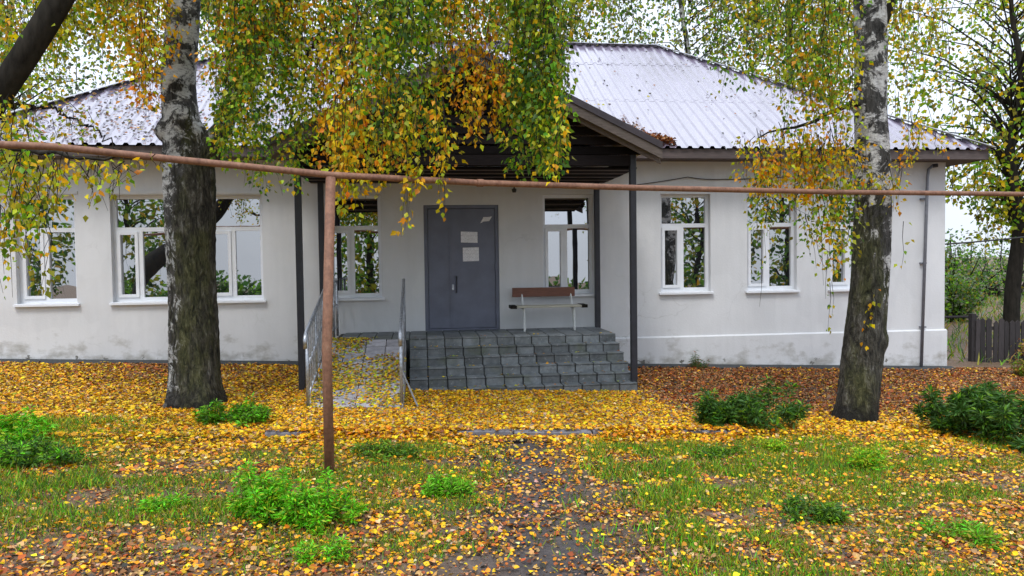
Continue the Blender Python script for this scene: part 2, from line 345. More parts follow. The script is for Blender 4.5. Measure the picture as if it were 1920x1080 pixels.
def trunk_mesh(name, pts, radii, material, parent, k=40, per=14, ridge=.05, flare=None, knobs=()):
    """round, lumpy trunk along a smooth line"""
    pts = np.array(pts, float); radii = np.array(radii, float); n = (len(pts) - 1) * per + 1
    u = np.linspace(0, len(pts) - 1, n)
    def smooth_i(A):
        A = np.asarray(A, float); i = np.clip(u.astype(int), 0, len(pts) - 2); f_ = (u - i)
        p0 = A[np.maximum(i - 1, 0)]; p1 = A[i]; p2 = A[i + 1]; p3 = A[np.minimum(i + 2, len(pts) - 1)]
        f_ = f_.reshape(-1, *([1] * (A.ndim - 1)))
        return .5 * (2 * p1 + (p2 - p0) * f_ + (2 * p0 - 5 * p1 + 4 * p2 - p3) * f_ ** 2 + (3 * p1 - p0 - 3 * p2 + p3) * f_ ** 3)
    line = smooth_i(pts); rad = smooth_i(radii)
    ph = RNG.uniform(0, 6.28, 8); mb = MB()
    for i in range(n):
        t_ = line[min(i + 1, n - 1)] - line[max(i - 1, 0)]; t_ /= np.linalg.norm(t_)
        a = np.cross(t_, (0, 1, 0)); a /= np.linalg.norm(a); b_ = np.cross(t_, a)
        for j in range(k):
            an = 2 * math.pi * j / k; z = line[i][2]
            r = rad[i] * (1 + ridge * (math.sin(5 * an + ph[0] + z * .8) * .5 + math.sin(9 * an + ph[1] + 1.3 * z) * .4 + math.sin(3 * an + ph[2] + z * 2.1) * .6 + math.sin(2 * an + 3.1 * z + ph[3]) * .5) + RNG.normal() * ridge * .22)
            if flare: r += rad[i] * flare * max(0, 1 - (i / n) * 7) ** 2 * (.35 + .65 * max(0, math.sin(5 * an + ph[4]))) * (1 + .3 * math.sin(2 * an + ph[5]))
            p = line[i] + (a * math.cos(an) + b_ * math.sin(an)) * r
            for (kp, kr, kh) in knobs:
                dd = np.linalg.norm(p - np.array(kp))
                if dd < kr: p = p + (p - line[i]) / r * kh * (1 - dd / kr) ** .7
            mb.v.append(tuple(p))
    for i in range(n - 1):
        for j in range(k):
            a = i * k + j; b2_ = i * k + (j + 1) % k; mb.f.append((a, b2_, b2_ + k, a + k))
    mb.f.append(tuple(range(k))[::-1]); mb.f.append(tuple(range((n - 1) * k, n * k)))
    return mb.build(name, material, parent, smooth=True)
def limb(parent, pts, r0_, r1_, material, k=10, name='limb'):
    pts = np.array(pts, float); n = 18; u = np.linspace(0, len(pts) - 1, n)
    line = np.stack([np.interp(u, range(len(pts)), pts[:, i]) for i in range(3)], 1)
    for _ in range(2): line[1:-1] = (line[:-2] + 2 * line[1:-1] + line[2:]) / 4
    line[1:-1] += RNG.normal(size=(n - 2, 3)) * .02
    return MB().tube([tuple(p) for p in line], list(np.linspace(r0_, r1_, n) * (1 + RNG.normal(size=n) * .04)), k).build(name, material, parent, smooth=True)

# ================================================================== SETTING: ground, apron
xs = np.concatenate([[-600, -200, -80, -40, -25], np.linspace(-16, 18, 137), [26, 40, 80, 200, 600]])
ys = np.concatenate([[-900, -435, -155, -80, -40, -25, -18], np.linspace(-15, 4, 115), [10, 20, 40, 90, 250, 700]])
X, Y = np.meshgrid(xs, ys); Z = gv(X, Y) + RNG.normal(size=X.shape) * .008 * (np.abs(X) < 20)
Z = np.where((X > -2.5) & (X < 3.1) & (Y > -5.2) & (Y < 0), gv(X, Y) - .06, Z)
mb = MB(); mb.v = [tuple(q) for q in np.stack([X, Y, Z], 2).reshape(-1, 3)]
nx, ny = len(xs), len(ys)
mb.f = [(j * nx + i, j * nx + i + 1, (j + 1) * nx + i + 1, (j + 1) * nx + i) for j in range(ny - 1) for i in range(nx - 1)]
ground = mb.build('ground', M['soil'], smooth=True); tag(ground, 'leaf strewn earth yard in front of the building', kind='structure')
def top(x, y):   # level of the apron surface
    return g(x, y) + .03
mb = MB(); ax0, ax1, ay0, ay1 = -2.32, 2.9, -4.88, -2.2
mb.hexa([(ax0, ay0, top(ax0, ay0) - .2), (ax1, ay0, top(ax1, ay0) - .2), (ax1, ay1, top(ax1, ay1) - .2), (ax0, ay1, top(ax0, ay1) - .2),
         (ax0, ay0, top(ax0, ay0)), (ax1, ay0, top(ax1, ay0)), (ax1, ay1, top(ax1, ay1)), (ax0, ay1, top(ax0, ay1))])
apron = mb.build('pavement', M['concrete']); tag(apron, 'low concrete apron before the entrance steps, buried in yellow leaves', kind='structure')
kx = np.linspace(-2.34, 2.92, 7)
for i in range(6):
    a, b_ = kx[i] + .008, kx[i + 1] - .008; dz = random.uniform(-.008, .012); mb = MB()
    mb.hexa([(a, -5.0, g(a, -5) - .2), (b_, -5.0, g(b_, -5) - .2), (b_, -4.885, g(b_, -5) - .2), (a, -4.885, g(a, -5) - .2),
             (a, -5.0, g(a, -5) + .05 + dz), (b_, -5.0, g(b_, -5) + .05 + dz), (b_, -4.885, g(b_, -5) + .055 + dz), (a, -4.885, g(a, -5) + .055 + dz)])
    mb.build('kerb_stone', M['kerb'], apron, bevel=.008)

# ================================================================== BUILDING
WL, WR, WT, DEPTH = -7.9, 9.13, 3.62, 8.4
bld = empty('single_storey_building', (0.6, 4.2, 0), 'long pale plastered single-storey building with a hipped metal roof', 'building')
ZS, ZT = 1.16, 2.92
WINS = [(-7.2, -6.28), (-5.73, -4.81), (-4.24, -3.32), (-2.27, -1.35), (1.46, 2.37), (3.6, 4.53), (5.23, 6.18), (6.83, 7.78)]
DOOR = (-.62, .68, .56, 2.74)
ops = [(a, b_, ZS, ZT) for a, b_ in WINS] + [DOOR]
xb = sorted({WL, WR} | {o[0] for o in ops} | {o[1] for o in ops}); zb = [-.7, .56, ZS, 2.74, ZT, WT]
mb = MB(); RD = .3
for i in range(len(xb) - 1):
    for j in range(len(zb) - 1):
        cx_, cz_ = (xb[i] + xb[i + 1]) / 2, (zb[j] + zb[j + 1]) / 2
        if any(o[0] < cx_ < o[1] and o[2] < cz_ < o[3] for o in ops): continue
        mb.quad((xb[i], 0, zb[j]), (xb[i + 1], 0, zb[j]), (xb[i + 1], 0, zb[j + 1]), (xb[i], 0, zb[j + 1]))
wall = mb.build('wall', M['plaster'], bld)
def reveal(o, parent):
    a, b_, c0, c1 = o; mb = MB()
    n_ = len(mb.v); mb.v += [(x, y, z) for y in (0, RD) for x, z in ((a, c0), (b_, c0), (b_, c1), (a, c1))]
    mb.f += [(i, (i + 1) % 4, 4 + (i + 1) % 4, 4 + i) for i in range(4)]
    mb.build('reveal', M['plaster'], parent)
for nm, q in (('side_wall', ((WR, 0), (WR, DEPTH))), ('back_wall', ((WR, DEPTH), (WL, DEPTH))), ('side_wall', ((WL, DEPTH), (WL, 0)))):
    (xa, ya), (xc, yc) = q
    MB().quad((xa, ya, -.7), (xc, yc, -.7), (xc, yc, WT), (xa, ya, WT)).build(nm, M['plaster'], bld)
# projecting plinth band to the right of the steps
mb = MB(); mb.box(2.62, WR + .035, -.035, .01, -.7, .34); mb.quad((2.62, -.0345, .34), (WR + .035, -.0345, .34), (WR + .03, .0, .365), (2.62, 0, .365))
mb.build('plinth', M['plaster'], bld)

for a_, b_ in ((WL - .1, -2.2), (2.62, WR + .12)):
    MB().hexa([(a_, -.22, g(a_, 0) - .3), (b_, -.22, g(b_, 0) - .3), (b_, -.036, g(b_, 0) - .3), (a_, -.036, g(a_, 0) - .3), (a_, -.22, g(a_, 0) + .0), (b_, -.22, g(b_, 0) + .0), (b_, -.036, g(b_, 0) + .045), (a_, -.036, g(a_, 0) + .045)]).build('foundation_strip', M['grout'], bld)
def window(a, b_, flip=False):
    y = .11; fr = MB(); w = .055
    for q in ((a, a + w, ZS, ZT), (b_ - w, b_, ZS, ZT), (a + w, b_ - w, ZT - w, ZT), (a + w, b_ - w, ZS, ZS + .07)): fr.box(q[0], q[1], y, y + .07, q[2], q[3])
    zt = 2.36; fr.box(a + w, b_ - w, y, y + .07, zt - .035, zt + .035)
    xm = a + (b_ - a) * .46; fr.box(xm - .035, xm + .035, y, y + .07, ZS + .07, zt - .035)
    win = fr.build('window', M['pvc'], bld)
    reveal((a, b_, ZS, ZT), win)
    sa = MB(); x0, x1, z0, z1 = a + w + .002, xm - .037, ZS + .072, zt - .037; sw = .05
    for q in ((x0, x0 + sw, z0, z1), (x1 - sw, x1, z0, z1), (x0 + sw, x1 - sw, z1 - sw, z1), (x0 + sw, x1 - sw, z0, z0 + sw)): sa.box(q[0], q[1], y - .018, y + .06, q[2], q[3])
    sa.build('sash', M['pvc'], win)
    for q in ((a + w, b_ - w, zt + .035, ZT - w), (x0 + sw, x1 - sw, z0 + sw, z1 - sw), (xm + .035, b_ - w, ZS + .07, zt - .035)):
        tx, tz = random.uniform(-.004, .004), random.uniform(-.004, .004)
        if q[2] > zt and -3 < a < 3: tz = .017   # fanlight panes by the door tipped back to mirror the dark porch ceiling
        mbp = MB(); yy = y + .035
        mbp.hexa([(q[0], yy - tx - tz, q[2]), (q[1], yy + tx - tz, q[2]), (q[1], yy + tx - tz + .02, q[2]), (q[0], yy - tx - tz + .02, q[2]),
                  (q[0], yy - tx + tz, q[3]), (q[1], yy + tx + tz, q[3]), (q[1], yy + tx + tz + .02, q[3]), (q[0], yy - tx + tz + .02, q[3])])
        mbp.build('pane', M['glass'], win)
    si = MB(); si.hexa([(a - .04, -.06, ZS - .045), (b_ + .04, -.06, ZS - .045), (b_ + .04, y, ZS - .03), (a - .04, y, ZS - .03),
                        (a - .04, -.06, ZS - .012), (b_ + .04, -.06, ZS - .012), (b_ + .04, y, ZS + .004), (a - .04, y, ZS + .004)])
    si.build('sill', M['pvc'], win)
for a, b_ in WINS: window(a, b_)
# narrow plaster hood over the left-hand windows
for a, b_ in WINS[:3]: MB().box(a - .06, b_ + .06, -.02, .005, ZT + .02, ZT + .07).build('lintel_band', M['plaster'], bld)

# door: steel frame, narrow and wide leaf
a, b_, c0, c1 = DOOR
fr = MB(); fr.box(a, a + .06, .03, .12, c0, c1); fr.box(b_ - .06, b_, .03, .12, c0, c1); fr.box(a + .06, b_ - .06, .03, .12, c1 - .06, c1); fr.box(a + .06, b_ - .06, .03, .12, c0, c0 + .03)
door = fr.build('door', M['door'], bld, bevel=.004)
xm = -.17; reveal(DOOR, door)
lf = MB(); lf.box(a + .065, xm - .004, .05, .1, c0 + .035, c1 - .065); lf.build('narrow_leaf', M['door'], door, bevel=.004)
lf = MB(); lf.box(xm + .004, b_ - .065, .045, .1, c0 + .035, c1 - .065); lf.build('wide_leaf', M['door'], door, bevel=.004)
MB().box(xm - .012, xm + .012, .036, .044, c0 + .036, c1 - .066).build('cover_strip', M['door'], door)
MB().tube([(-.07, .045, 1.5), (-.07, -.015, 1.5), (-.07, -.015, 1.22), (-.07, .045, 1.22)], .012, 8).build('handle', M['darkmetal'], door)
MB().box(-.15, -.11, .025, .046, 1.26, 1.36).build('lock_plate', M['steel'], door, bevel=.006)
for zz in (.85, 1.6, 2.4): MB().tube([(b_ - .065, .03, zz), (b_ - .065, .03, zz + .12)], .011, 8).build('hinge', M['door'], door)
def sheet(name, x0, x1, z0, z1, lab, skew=0):
    mb = MB(); mb.hexa([(x0, .041, z0), (x1, .041, z0 + skew), (x1, .0445, z0 + skew), (x0, .0445, z0), (x0, .041, z1), (x1, .041, z1 + skew), (x1, .0445, z1 + skew), (x0, .0445, z1)])
    tag(mb.build(name, M['paper']), lab, 'notice')
sheet('paper_notice', .02, .31, 2.09, 2.28, 'upper wrinkled paper notice stuck on the grey door', -.01)
sheet('paper_notice', .05, .33, 1.76, 2.0, 'lower white paper notice stuck on the grey door', .004)
mb = MB(); mb.v = [(.36, .04, 2.42), (.42, .041, 2.45), (.52, .039, 2.46), (.57, .041, 2.54), (.5, .038, 2.53), (.42, .04, 2.53)]; mb.f = [tuple(range(6))]
mb.v += [(x, .0435, z) for x, _, z in mb.v[:6]]; mb.f += [tuple(range(11, 5, -1))] + [(i, (i + 1) % 6, 6 + (i + 1) % 6, 6 + i) for i in range(6)]
tag(mb.build('torn_sticker', M['paper']), 'torn white scrap stuck at the top corner of the grey door', 'sticker')

# roof: hipped, ribbed sheets
EX0, EX1, EY0, EY1, EZ, SL = -8.35, 9.65, -.55, 8.95, 3.66, .65
RUN = (EY1 - EY0) / 2; RZ = EZ + SL * RUN
PROF = [(0, 0), (.05, 0), (.075, .035), (.125, .035), (.15, 0)]   # one rib, 0.2 m pitch
def slope(name, along, length, fn, runmax, pitch=.2, hmax=.035, material='roof', parent=None, kk=6):
    """ribbed sheet: along -> position on the eave, fn(u, run, h) -> point"""
    mb = MB(); us = []
    u = 0
    while u < length:
        for pu, ph_ in PROF:
            if u + pu * pitch / .2 < length: us.append((u + pu * pitch / .2, ph_ / .035 * hmax))
        u += pitch
    us.append((length, 0))
    for i in range(len(us)):
        rm = runmax(us[i][0])
        for j in range(kk + 1):
            mb.v.append(fn(us[i][0], rm * j / kk, us[i][1] if rm > .02 else 0))
    for i in range(len(us) - 1):
        for j in range(kk):
            q = i * (kk + 1) + j; mb.f.append((q, q + kk + 1, q + kk + 2, q + 1))
    return mb.build(name, M[material], parent if parent is not None else bld)
LX, LY = EX1 - EX0, EY1 - EY0
hip = lambda Ln: (lambda u: max(0.0, min(RUN, u, Ln - u)))
for c0_, c1_, dz_ in ((0, 1.84, 0), (1.8, 3.64, .003), (3.6, RUN, .006)):
    slope('roof_sheet_course', 'x', LX - 2 * c0_, lambda u, r, h: (EX0 + c0_ + u, EY0 + c0_ + r, EZ + SL * (c0_ + r) + h + dz_ * (1 - r / 2.2)), (lambda Ln, mxr: (lambda u: max(0.0, min(mxr, u, Ln - u))))(LX - 2 * c0_, c1_ - c0_), kk=6)
slope('roof_slope', 'x', LX, lambda u, r, h: (EX1 - u, EY1 - r, EZ + SL * r + h), hip(LX))
slope('roof_slope', 'y', LY, lambda u, r, h: (EX1 - r, EY0 + u, EZ + SL * r + h), hip(LY))
slope('roof_slope', 'y', LY, lambda u, r, h: (EX0 + r, EY1 - u, EZ + SL * r + h), hip(LY))
def cap(p, q, n, w=.16, drop=.05):
    p = Vector(p); q = Vector(q); d = (q - p) / n; s_ = Vector((0, 0, 1)).cross(d).normalized()
    for i in range(n):
        a = p + d * i - d * .02; b_ = p + d * (i + 1) + d * .02; up = Vector((0, 0, .055 + .006 * (i % 2))); lo = Vector((0, 0, .055 - drop * 1.0 + .006 * (i % 2)))
        mb = MB(); th = Vector((0, 0, .006)); m_ = [tuple(v_) for v_ in (a - s_ * w + lo, a + up, a + s_ * w + lo, b_ - s_ * w + lo, b_ + up, b_ + s_ * w + lo)]
        mb.v = m_ + [(x, y, z + .006) for x, y, z in m_]; mb.f = [(0, 1, 4, 3), (1, 2, 5, 4), (6, 9, 10, 7), (7, 10, 11, 8), (0, 3, 9, 6), (2, 8, 11, 5), (0, 6, 7, 1), (1, 7, 8, 2), (3, 4, 10, 9), (4, 5, 11, 10)]
        mb.build('ridge_cap', M['cap'], bld)
R0, R1 = EX0 + RUN, EX1 - RUN
cap((R0, EY0 + RUN, RZ), (R1, EY0 + RUN, RZ), 5)
cap((R1, EY0 + RUN, RZ), (EX1, EY0, EZ), 4, drop=.02); cap((R0, EY0 + RUN, RZ), (EX0, EY0, EZ), 4, drop=.02)
# eave boards and soffit
mb = MB(); mb.box(EX0 + .05, EX1 - .05, EY0 + .05, EY0 + .08, EZ - .17, EZ - .01); mb.build('eave_board', M['fasciadark'], bld)
mb = MB(); mb.box(EX1 - .08, EX1 - .05, EY0 + .081, EY1 - .06, EZ - .17, EZ - .01); mb.build('eave_board', M['fasciadark'], bld)
mb = MB(); mb.box(EX0 + .05, EX0 + .08, EY0 + .081, EY1 - .06, EZ - .17, EZ - .01); mb.build('eave_board', M['fasciadark'], bld)
mb = MB(); mb.box(EX0 + .081, EX1 - .081, EY0 + .081, EY1 - .1, EZ - .16, EZ - .13); mb.build('soffit', M['fasciadark'], bld)
# drainpipe and the thin wires on the wall are things of their own
dp = empty('drainpipe', (8.65, -.09, g(8.65, 0)), 'thin grey drainpipe on the wall by the building corner', 'drainpipe')
MB().tube([(8.80, -.09, 3.42), (8.72, -.09, 3.36), (8.7, -.09, 3.2), (8.6, -.09, -.33)], .028, 8).build('pipe', M['drain'], dp, smooth=True)
MB().tube([(8.88, -.12, 3.43), (8.8, -.09, 3.42)], .035, 8).build('hook', M['darkmetal'], dp)
for zz in (.4, 1.6, 2.8): MB().box(8.61, 8.72, -.06, .0, zz, zz + .03).build('bracket', M['drain'], dp)
def wire(name, pts, r, lab, cat='wire', sag=.05, mt='cable'):
    out = []
    for i in range(len(pts) - 1):
        for k in range(8):
            u = k / 8; p = np.array(pts[i]) * (1 - u) + np.array(pts[i + 1]) * u; p[2] -= sag * 4 * u * (1 - u); out.append(tuple(p))
    out.append(tuple(pts[-1])); return tag(MB().tube(out, r, 6).build(name, M[mt]), lab, cat)
wire('wall_wire', [(2.5, -.03, 3.02), (4.1, -.03, 3.22), (4.75, -.03, 3.18), (6.4, -.03, 3.26)], .008, 'thin dark wire running along the wall under the right eave', sag=.02)

# ================================================================== STEPS, LANDING, RAMP, RAILINGS
LZ, RISE, TREAD = .56, .127, .2; SX0, SX1 = -.88, 2.42
steps = empty('entrance_steps', (.77, -2.3, g(.77, -2.3)), 'six dark grey tiled steps and landing below the grey door', 'steps')
mb = MB(); mb.box(-2.05, SX1 - .012, -1.288, -.005, -.6, LZ - .012)
for i in range(1, 6): mb.box(SX0 + .012, SX1 - .012 + .012 * i, -1.288 - TREAD * i, -1.288 - TREAD * (i - 1), -.6, LZ - RISE * i - .012)
mb.build('core', M['grout'], steps)
nt_ = 12; tw = (SX1 - SX0) / nt_
def tilemesh(w, h, th):
    b = MB().box(-w / 2, w / 2, -th / 2, th / 2, -h / 2, h / 2); o = b.build('tile', M['tile'], None, bevel=.003); me = o.data; bpy.data.objects.remove(o); return me
MR = tilemesh(tw - .016, RISE - .014, .02)
MT = tilemesh(tw - .016, .02, 1.0)
meT = MB().box(-(tw - .016) / 2, (tw - .016) / 2, -(TREAD + .012) / 2, (TREAD + .012) / 2, -.01, .01).build('tile', M['tile'], None, bevel=.003); TR = meT.data; bpy.data.objects.remove(meT)
meL = MB().box(-(tw - .014) / 2, (tw - .014) / 2, -.31 / 2, .31 / 2, -.01, .01).build('tile', M['tile'], None, bevel=.003); TLm = meL.data; bpy.data.objects.remove(meL)
def piece(name, me, loc, parent, rot=(0, 0, 0)):
    o = bpy.data.objects.new(name, me); put(o, parent)
    off = Vector((0, 0, 0)); p = parent
    while p is not None: off += p.location; p = p.parent
    o.location = Vector(loc) - off; o.rotation_euler = rot; return o
for i in range(6):
    sh = (SX1 - SX0 + .012 * i) / (SX1 - SX0)
    for k in range(nt_):
        x = SX0 + (k + .5) * tw * sh; j = lambda s_=.003: random.uniform(-s_, s_)
        yf = -1.288 - TREAD * i
        piece('riser_tile', MR, (x + j(), yf - .004 + j(.002), LZ - RISE * (i + .5) - .012), steps, (j(.006), j(.01), j(.006)))
        if i: piece('tread_tile', TR, (x + j(), yf + TREAD / 2 - .016, LZ - RISE * i - .004 + j(.002)), steps, (j(.008), j(.008), j(.006)))
for r in range(4):
    for k in range(16):
        x = SX1 - (k + .5) * tw
        if x < -2.0: continue
        piece('landing_tile', TLm, (x, -1.31 + .165 + r * .323, LZ - .003 + random.uniform(-.001, .001)), steps)
# ramp
RX0, RX1, RY0, RY1 = -2.12, -.93, -3.62, -1.3
rz = lambda y: LZ + (g(-1.5, RY0) + .04 - LZ) * (RY1 - y) / (RY1 - RY0)
rampo = empty('access_ramp', (-1.5, -3.5, g(-1.5, -3.5)), 'sloping paved ramp beside the steps, strewn with leaves', 'ramp')
MB().hexa([(RX0, RY0, -.5), (RX1, RY0, -.5), (RX1, RY1, -.5), (RX0, RY1, -.5), (RX0, RY0, rz(RY0) - .02), (RX1, RY0, rz(RY0) - .02), (RX1, RY1, rz(RY1) - .02), (RX0, RY1, rz(RY1) - .02)]).build('slab', M['concrete'], rampo)
ang = math.atan2(rz(RY1) - rz(RY0), RY1 - RY0); lw = math.hypot(RY1 - RY0, rz(RY1) - rz(RY0)) / 8; cw = (RX1 - RX0) / 4
po = MB().box(-cw / 2 + .006, cw / 2 - .006, -lw / 2 + .006, lw / 2 - .006, -.015, .015).build('paver', M['rampslab'], None, bevel=.004); PV = po.data; bpy.data.objects.remove(po)
for r in range(8):
    for k in range(4):
        y = RY0 + (r + .5) * (RY1 - RY0) / 8
        piece('paver', PV, (RX0 + (k + .5) * cw, y, rz(y) - .008 + random.uniform(-.004, .004)), rampo, (ang + random.uniform(-.01, .01), random.uniform(-.012, .012), 0))
def railing(x, lab, ends):
    r = empty('ramp_railing', (x, RY0, rz(RY0)), lab, 'railing', None)
    ya, yb = RY0 + .08, RY1 + .02
    H = .92
    hr = [(x, ya - .12, rz(ya) + H - .18), (x, ya - .14, rz(ya) + H - .06), (x, ya - .05, rz(ya) + H), (x, yb, rz(yb) + H)] + ([(x, -.12, LZ + H)] if ends else [(x, yb + .12, LZ + H)])
    MB().tube(hr, .024, 10).build('handrail', M['steel'], r, smooth=True)
    for hh in (.5, .12):
        MB().tube([(x, ya, rz(ya) + hh), (x, yb, rz(yb) + hh)] + ([(x, -.12, LZ + hh)] if ends else []), .016, 8).build('rail', M['steel'], r, smooth=True)
    posts = [ya + (yb - ya) * u for u in (0, .34, .67, 1)] + ([-.68, -.13] if ends else [])
    for y in posts: MB().tube([(x, y, (rz(y) if y < RY1 else LZ) - .03), (x, y, (rz(y) if y < RY1 else LZ) + H)], .021, 8).build('post', M['steel'], r, smooth=True)
    for i in range(12):
        y = ya + (yb - ya) * (i + .5) / 12
        MB().tube([(x, y, rz(y) + .12), (x, y, rz(y) + .9)], .012, 6).build('baluster', M['steel'], r)
    return r
railing(RX0 + .02, 'grey steel ramp railing on the side away from the steps', True)
rr = railing(RX1 - .02, 'grey steel ramp railing between the ramp and the steps', False)
MB().tube([(RX1 - .02, RY0 + .1, rz(RY0) + .45), (RX1 + .2, RY0 + .06, g(-.7, -3.4) + .0)], .012, 6).build('brace', M['steel'], rr)

# ================================================================== CANOPY
can = empty('entrance_canopy', (0.03, -1.2, 0), 'gabled porch canopy on dark posts over the entrance steps', 'canopy')
CZ = 3.12; GX, GZ, GS = .04, 4.74, .49; CY0 = -2.5; HW = 2.76
for x, y, zb_, zt_ in ((-2.38, -2.17, g(-2.4, -2.2) - .1, 3.42), (2.46, -2.17, g(2.4, -2.2) - .1, 3.42), (-2.33, -.13, -.1, CZ), (2.40, -.13, LZ, CZ)):
    MB().box(x - .045, x + .045, y - .045, y + .045, zb_, zt_).build('post', M['darkmetal'], can, bevel=.006)
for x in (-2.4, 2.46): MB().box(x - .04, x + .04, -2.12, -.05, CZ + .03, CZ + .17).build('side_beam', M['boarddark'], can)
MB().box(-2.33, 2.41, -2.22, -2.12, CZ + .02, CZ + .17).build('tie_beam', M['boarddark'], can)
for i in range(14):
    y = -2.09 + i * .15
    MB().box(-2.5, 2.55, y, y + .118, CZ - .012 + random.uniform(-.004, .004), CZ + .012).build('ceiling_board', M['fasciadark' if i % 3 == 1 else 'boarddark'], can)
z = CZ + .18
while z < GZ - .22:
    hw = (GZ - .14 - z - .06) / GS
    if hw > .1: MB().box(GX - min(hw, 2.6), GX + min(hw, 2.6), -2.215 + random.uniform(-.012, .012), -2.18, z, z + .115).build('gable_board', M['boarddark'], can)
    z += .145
for sg in (-1, 1):
    # ribbed canopy sheet running back into the main roof
    yend = lambda r: (GZ - GS * (HW - r) - EZ) / SL + EY0 + .06
    mb = MB(); us = [0]; 
    nrib = 26; ybs = np.linspace(0, 1, nrib * 4 + 1)
    for ui, u in enumerate(ybs):
        hh = .03 if ui % 4 in (1, 2) else 0
        for r in (0, HW * .5, HW):
            y = CY0 + (max(yend(r), -.4) - CY0) * u
            mb.v.append((GX + sg * (HW - r), y, GZ - GS * (HW - r) + hh))
    for ui in range(len(ybs) - 1):
        for j in range(2): q = ui * 3 + j; mb.f.append((q, q + 3, q + 4, q + 1))
    mb.build('roof_sheet', M['roof'], can)
    def barge(name, y0, y1, zt_, zb_, material):
        P = []
        for yy in (y0, y1):
            P += [(GX, yy, GZ + zb_), (GX + sg * HW, yy, GZ - GS * HW + zb_), (GX + sg * HW, yy, GZ - GS * HW + zt_), (GX, yy, GZ + zt_)]
        MB().hexa(P).build(name, material, can)
    barge('flashing', CY0 - .05, CY0 + .01, .05, -.05, M['roof_dark'])
    barge('barge_board', CY0 - .03, CY0 + .0, -.052, -.19, M['fascia'])
    barge('barge_board', CY0 + .06, CY0 + .09, -.13, -.25, M['fascia'])
    barge('rafter', CY0 + .1, -2.24, -.04, -.14, M['boarddark'])
for i, r in enumerate((.25, .7, 1.15, 1.6, 2.05, 2.5)):
    for sg in (-1, 1): MB().box(GX + sg * r - .03, GX + sg * r + .03, CY0 + .11, -2.23, GZ - GS * r - .2, GZ - GS * r - .14).build('purlin', M['boarddark'], can)
MB().tube([(.93, -.25, CZ), (.93, -.25, 3.0)], .012, 6).build('lamp_stem', M['cable'], can)
MB().tube([(.93, -.25, 3.0), (.93, -.25, 2.98), (.93, -.25, 2.93)], [.02, .045, .03], 10).build('lamp_holder', M['cable'], can)

# ================================================================== BENCH
be = empty('bench', (1.5, -.4, LZ), 'small bench with brown plank back and white legs on the landing', 'bench')
MB().box(.83, 2.1, -.58, -.24, LZ + .4, LZ + .435).build('seat', M['benchseat'], be, bevel=.006)
for xa in (.81, 2.02): MB().box(xa, xa + .1, -.59, -.23, LZ + .39, LZ + .442).build('end_batten', M['bark_dark'], be)
MB().box(.88, 1.98, -.2, -.17, LZ + .57, LZ + .73).build('backrest', M['benchbrown'], be, bevel=.006)
for x in (1.04, 1.9):
    MB().tube([(x, -.54, LZ), (x, -.52, LZ + .39)], .016, 8).build('leg', M['benchleg'], be)
    MB().tube([(x + .05, -.26, LZ), (x + .02, -.24, LZ + .4), (x, -.16, LZ + .72)], .016, 8).build('leg', M['benchleg'], be)
    MB().box(x - .015, x + .015, -.53, -.25, LZ + .372, LZ + .4).build('bearer', M['benchleg'], be)

# ================================================================== OVERHEAD PIPE
gp = empty('overhead_pipe', (-1.53, -6.42, g(-1.53, -6.42)), 'rusty overhead pipe on a brown post across the yard', 'pipe')
PP = [pd(-420, 272, 5.5) + np.array([-6, -1.6, .05]), pd(-420, 272, 5.5), pd(-150, 267, 5.7), pd(0, 271, 5.75), pd(100, 275, 5.87), pd(310, 297, 6.1), pd(620, 328, 6.5), pd(900, 343, 6.95), pd(1190, 352, 7.5), pd(1560, 360, 8.6), pd(1920, 364, 9.4), pd(2300, 368, 10.6), pd(2300, 368, 10.6) + np.array([7, 2.4, 0])]
MB().tube(PP, .029, 12).build('pipe', M['rust'], gp, smooth=True)
tp = PP[6]; MB().tube([(-1.5, -6.42, g(-1.5, -6.4) - .2), (-1.5, -6.42, 1.0), (tp[0], tp[1], tp[2] - .02)], .043, 12).build('post', M['rust'], gp, smooth=True)
for q in (PP[7], PP[9]): 
    d = (PP[9] - PP[7]); d /= np.linalg.norm(d); MB().tube([tuple(q - d * .03), tuple(q + d * .03)], .036, 12).build('collar', M['rust'], gp)

# ================================================================== FENCE, CABLE
fx0, fx1, fy = 10.5, 13.6, .9
fence = empty('picket_fence', (10.5, fy, g(10.5, fy)), 'dark weathered picket fence beyond the building corner', 'fence')
x = fx0; i = 0
while x < fx1:
    w = random.uniform(.085, .12); zt_ = .52 + random.uniform(-.1, .05) - .03 * (x - fx0); zb_ = g(x, fy) - .05; l = random.uniform(-.02, .02); mb = MB()
    mb.v = [(x, fy, zb_), (x + w, fy, zb_), (x + w + l, fy, zt_ - .05), (x + w / 2 + l, fy, zt_), (x + l, fy, zt_ - .05)]; mb.v += [(a, b_ + .022, c) for a, b_, c in mb.v]
    mb.f = [(0, 1, 2, 3, 4), (9, 8, 7, 6, 5)] + [(k, (k + 1) % 5, 5 + (k + 1) % 5, 5 + k) for k in range(5)]
    mb.build('picket', M['fence'], fence); x += w + random.uniform(.012, .035)
for zz in (-.1, .32): MB().box(fx0 - .02, fx1, fy + .025, fy + .06, zz - .1, zz - .03).build('rail', M['fence'], fence)
for x in (fx0 - .06, 12.1): MB().box(x, x + .1, fy + .03, fy + .13, -.6, .56).build('post', M['fence'], fence)
wire('overhead_cable', [(9.2, 1.2, 1.95), (15.5, 1.8, 2.55)], .018, 'dark cable sagging from the building corner past the tree', 'cable', sag=.1)
wire('low_rail', [(9.3, 5.5, .12), (14, 5.2, .12)], .035, 'thin grey rail crossing the grass behind the fence', 'rail', 0, 'fence')

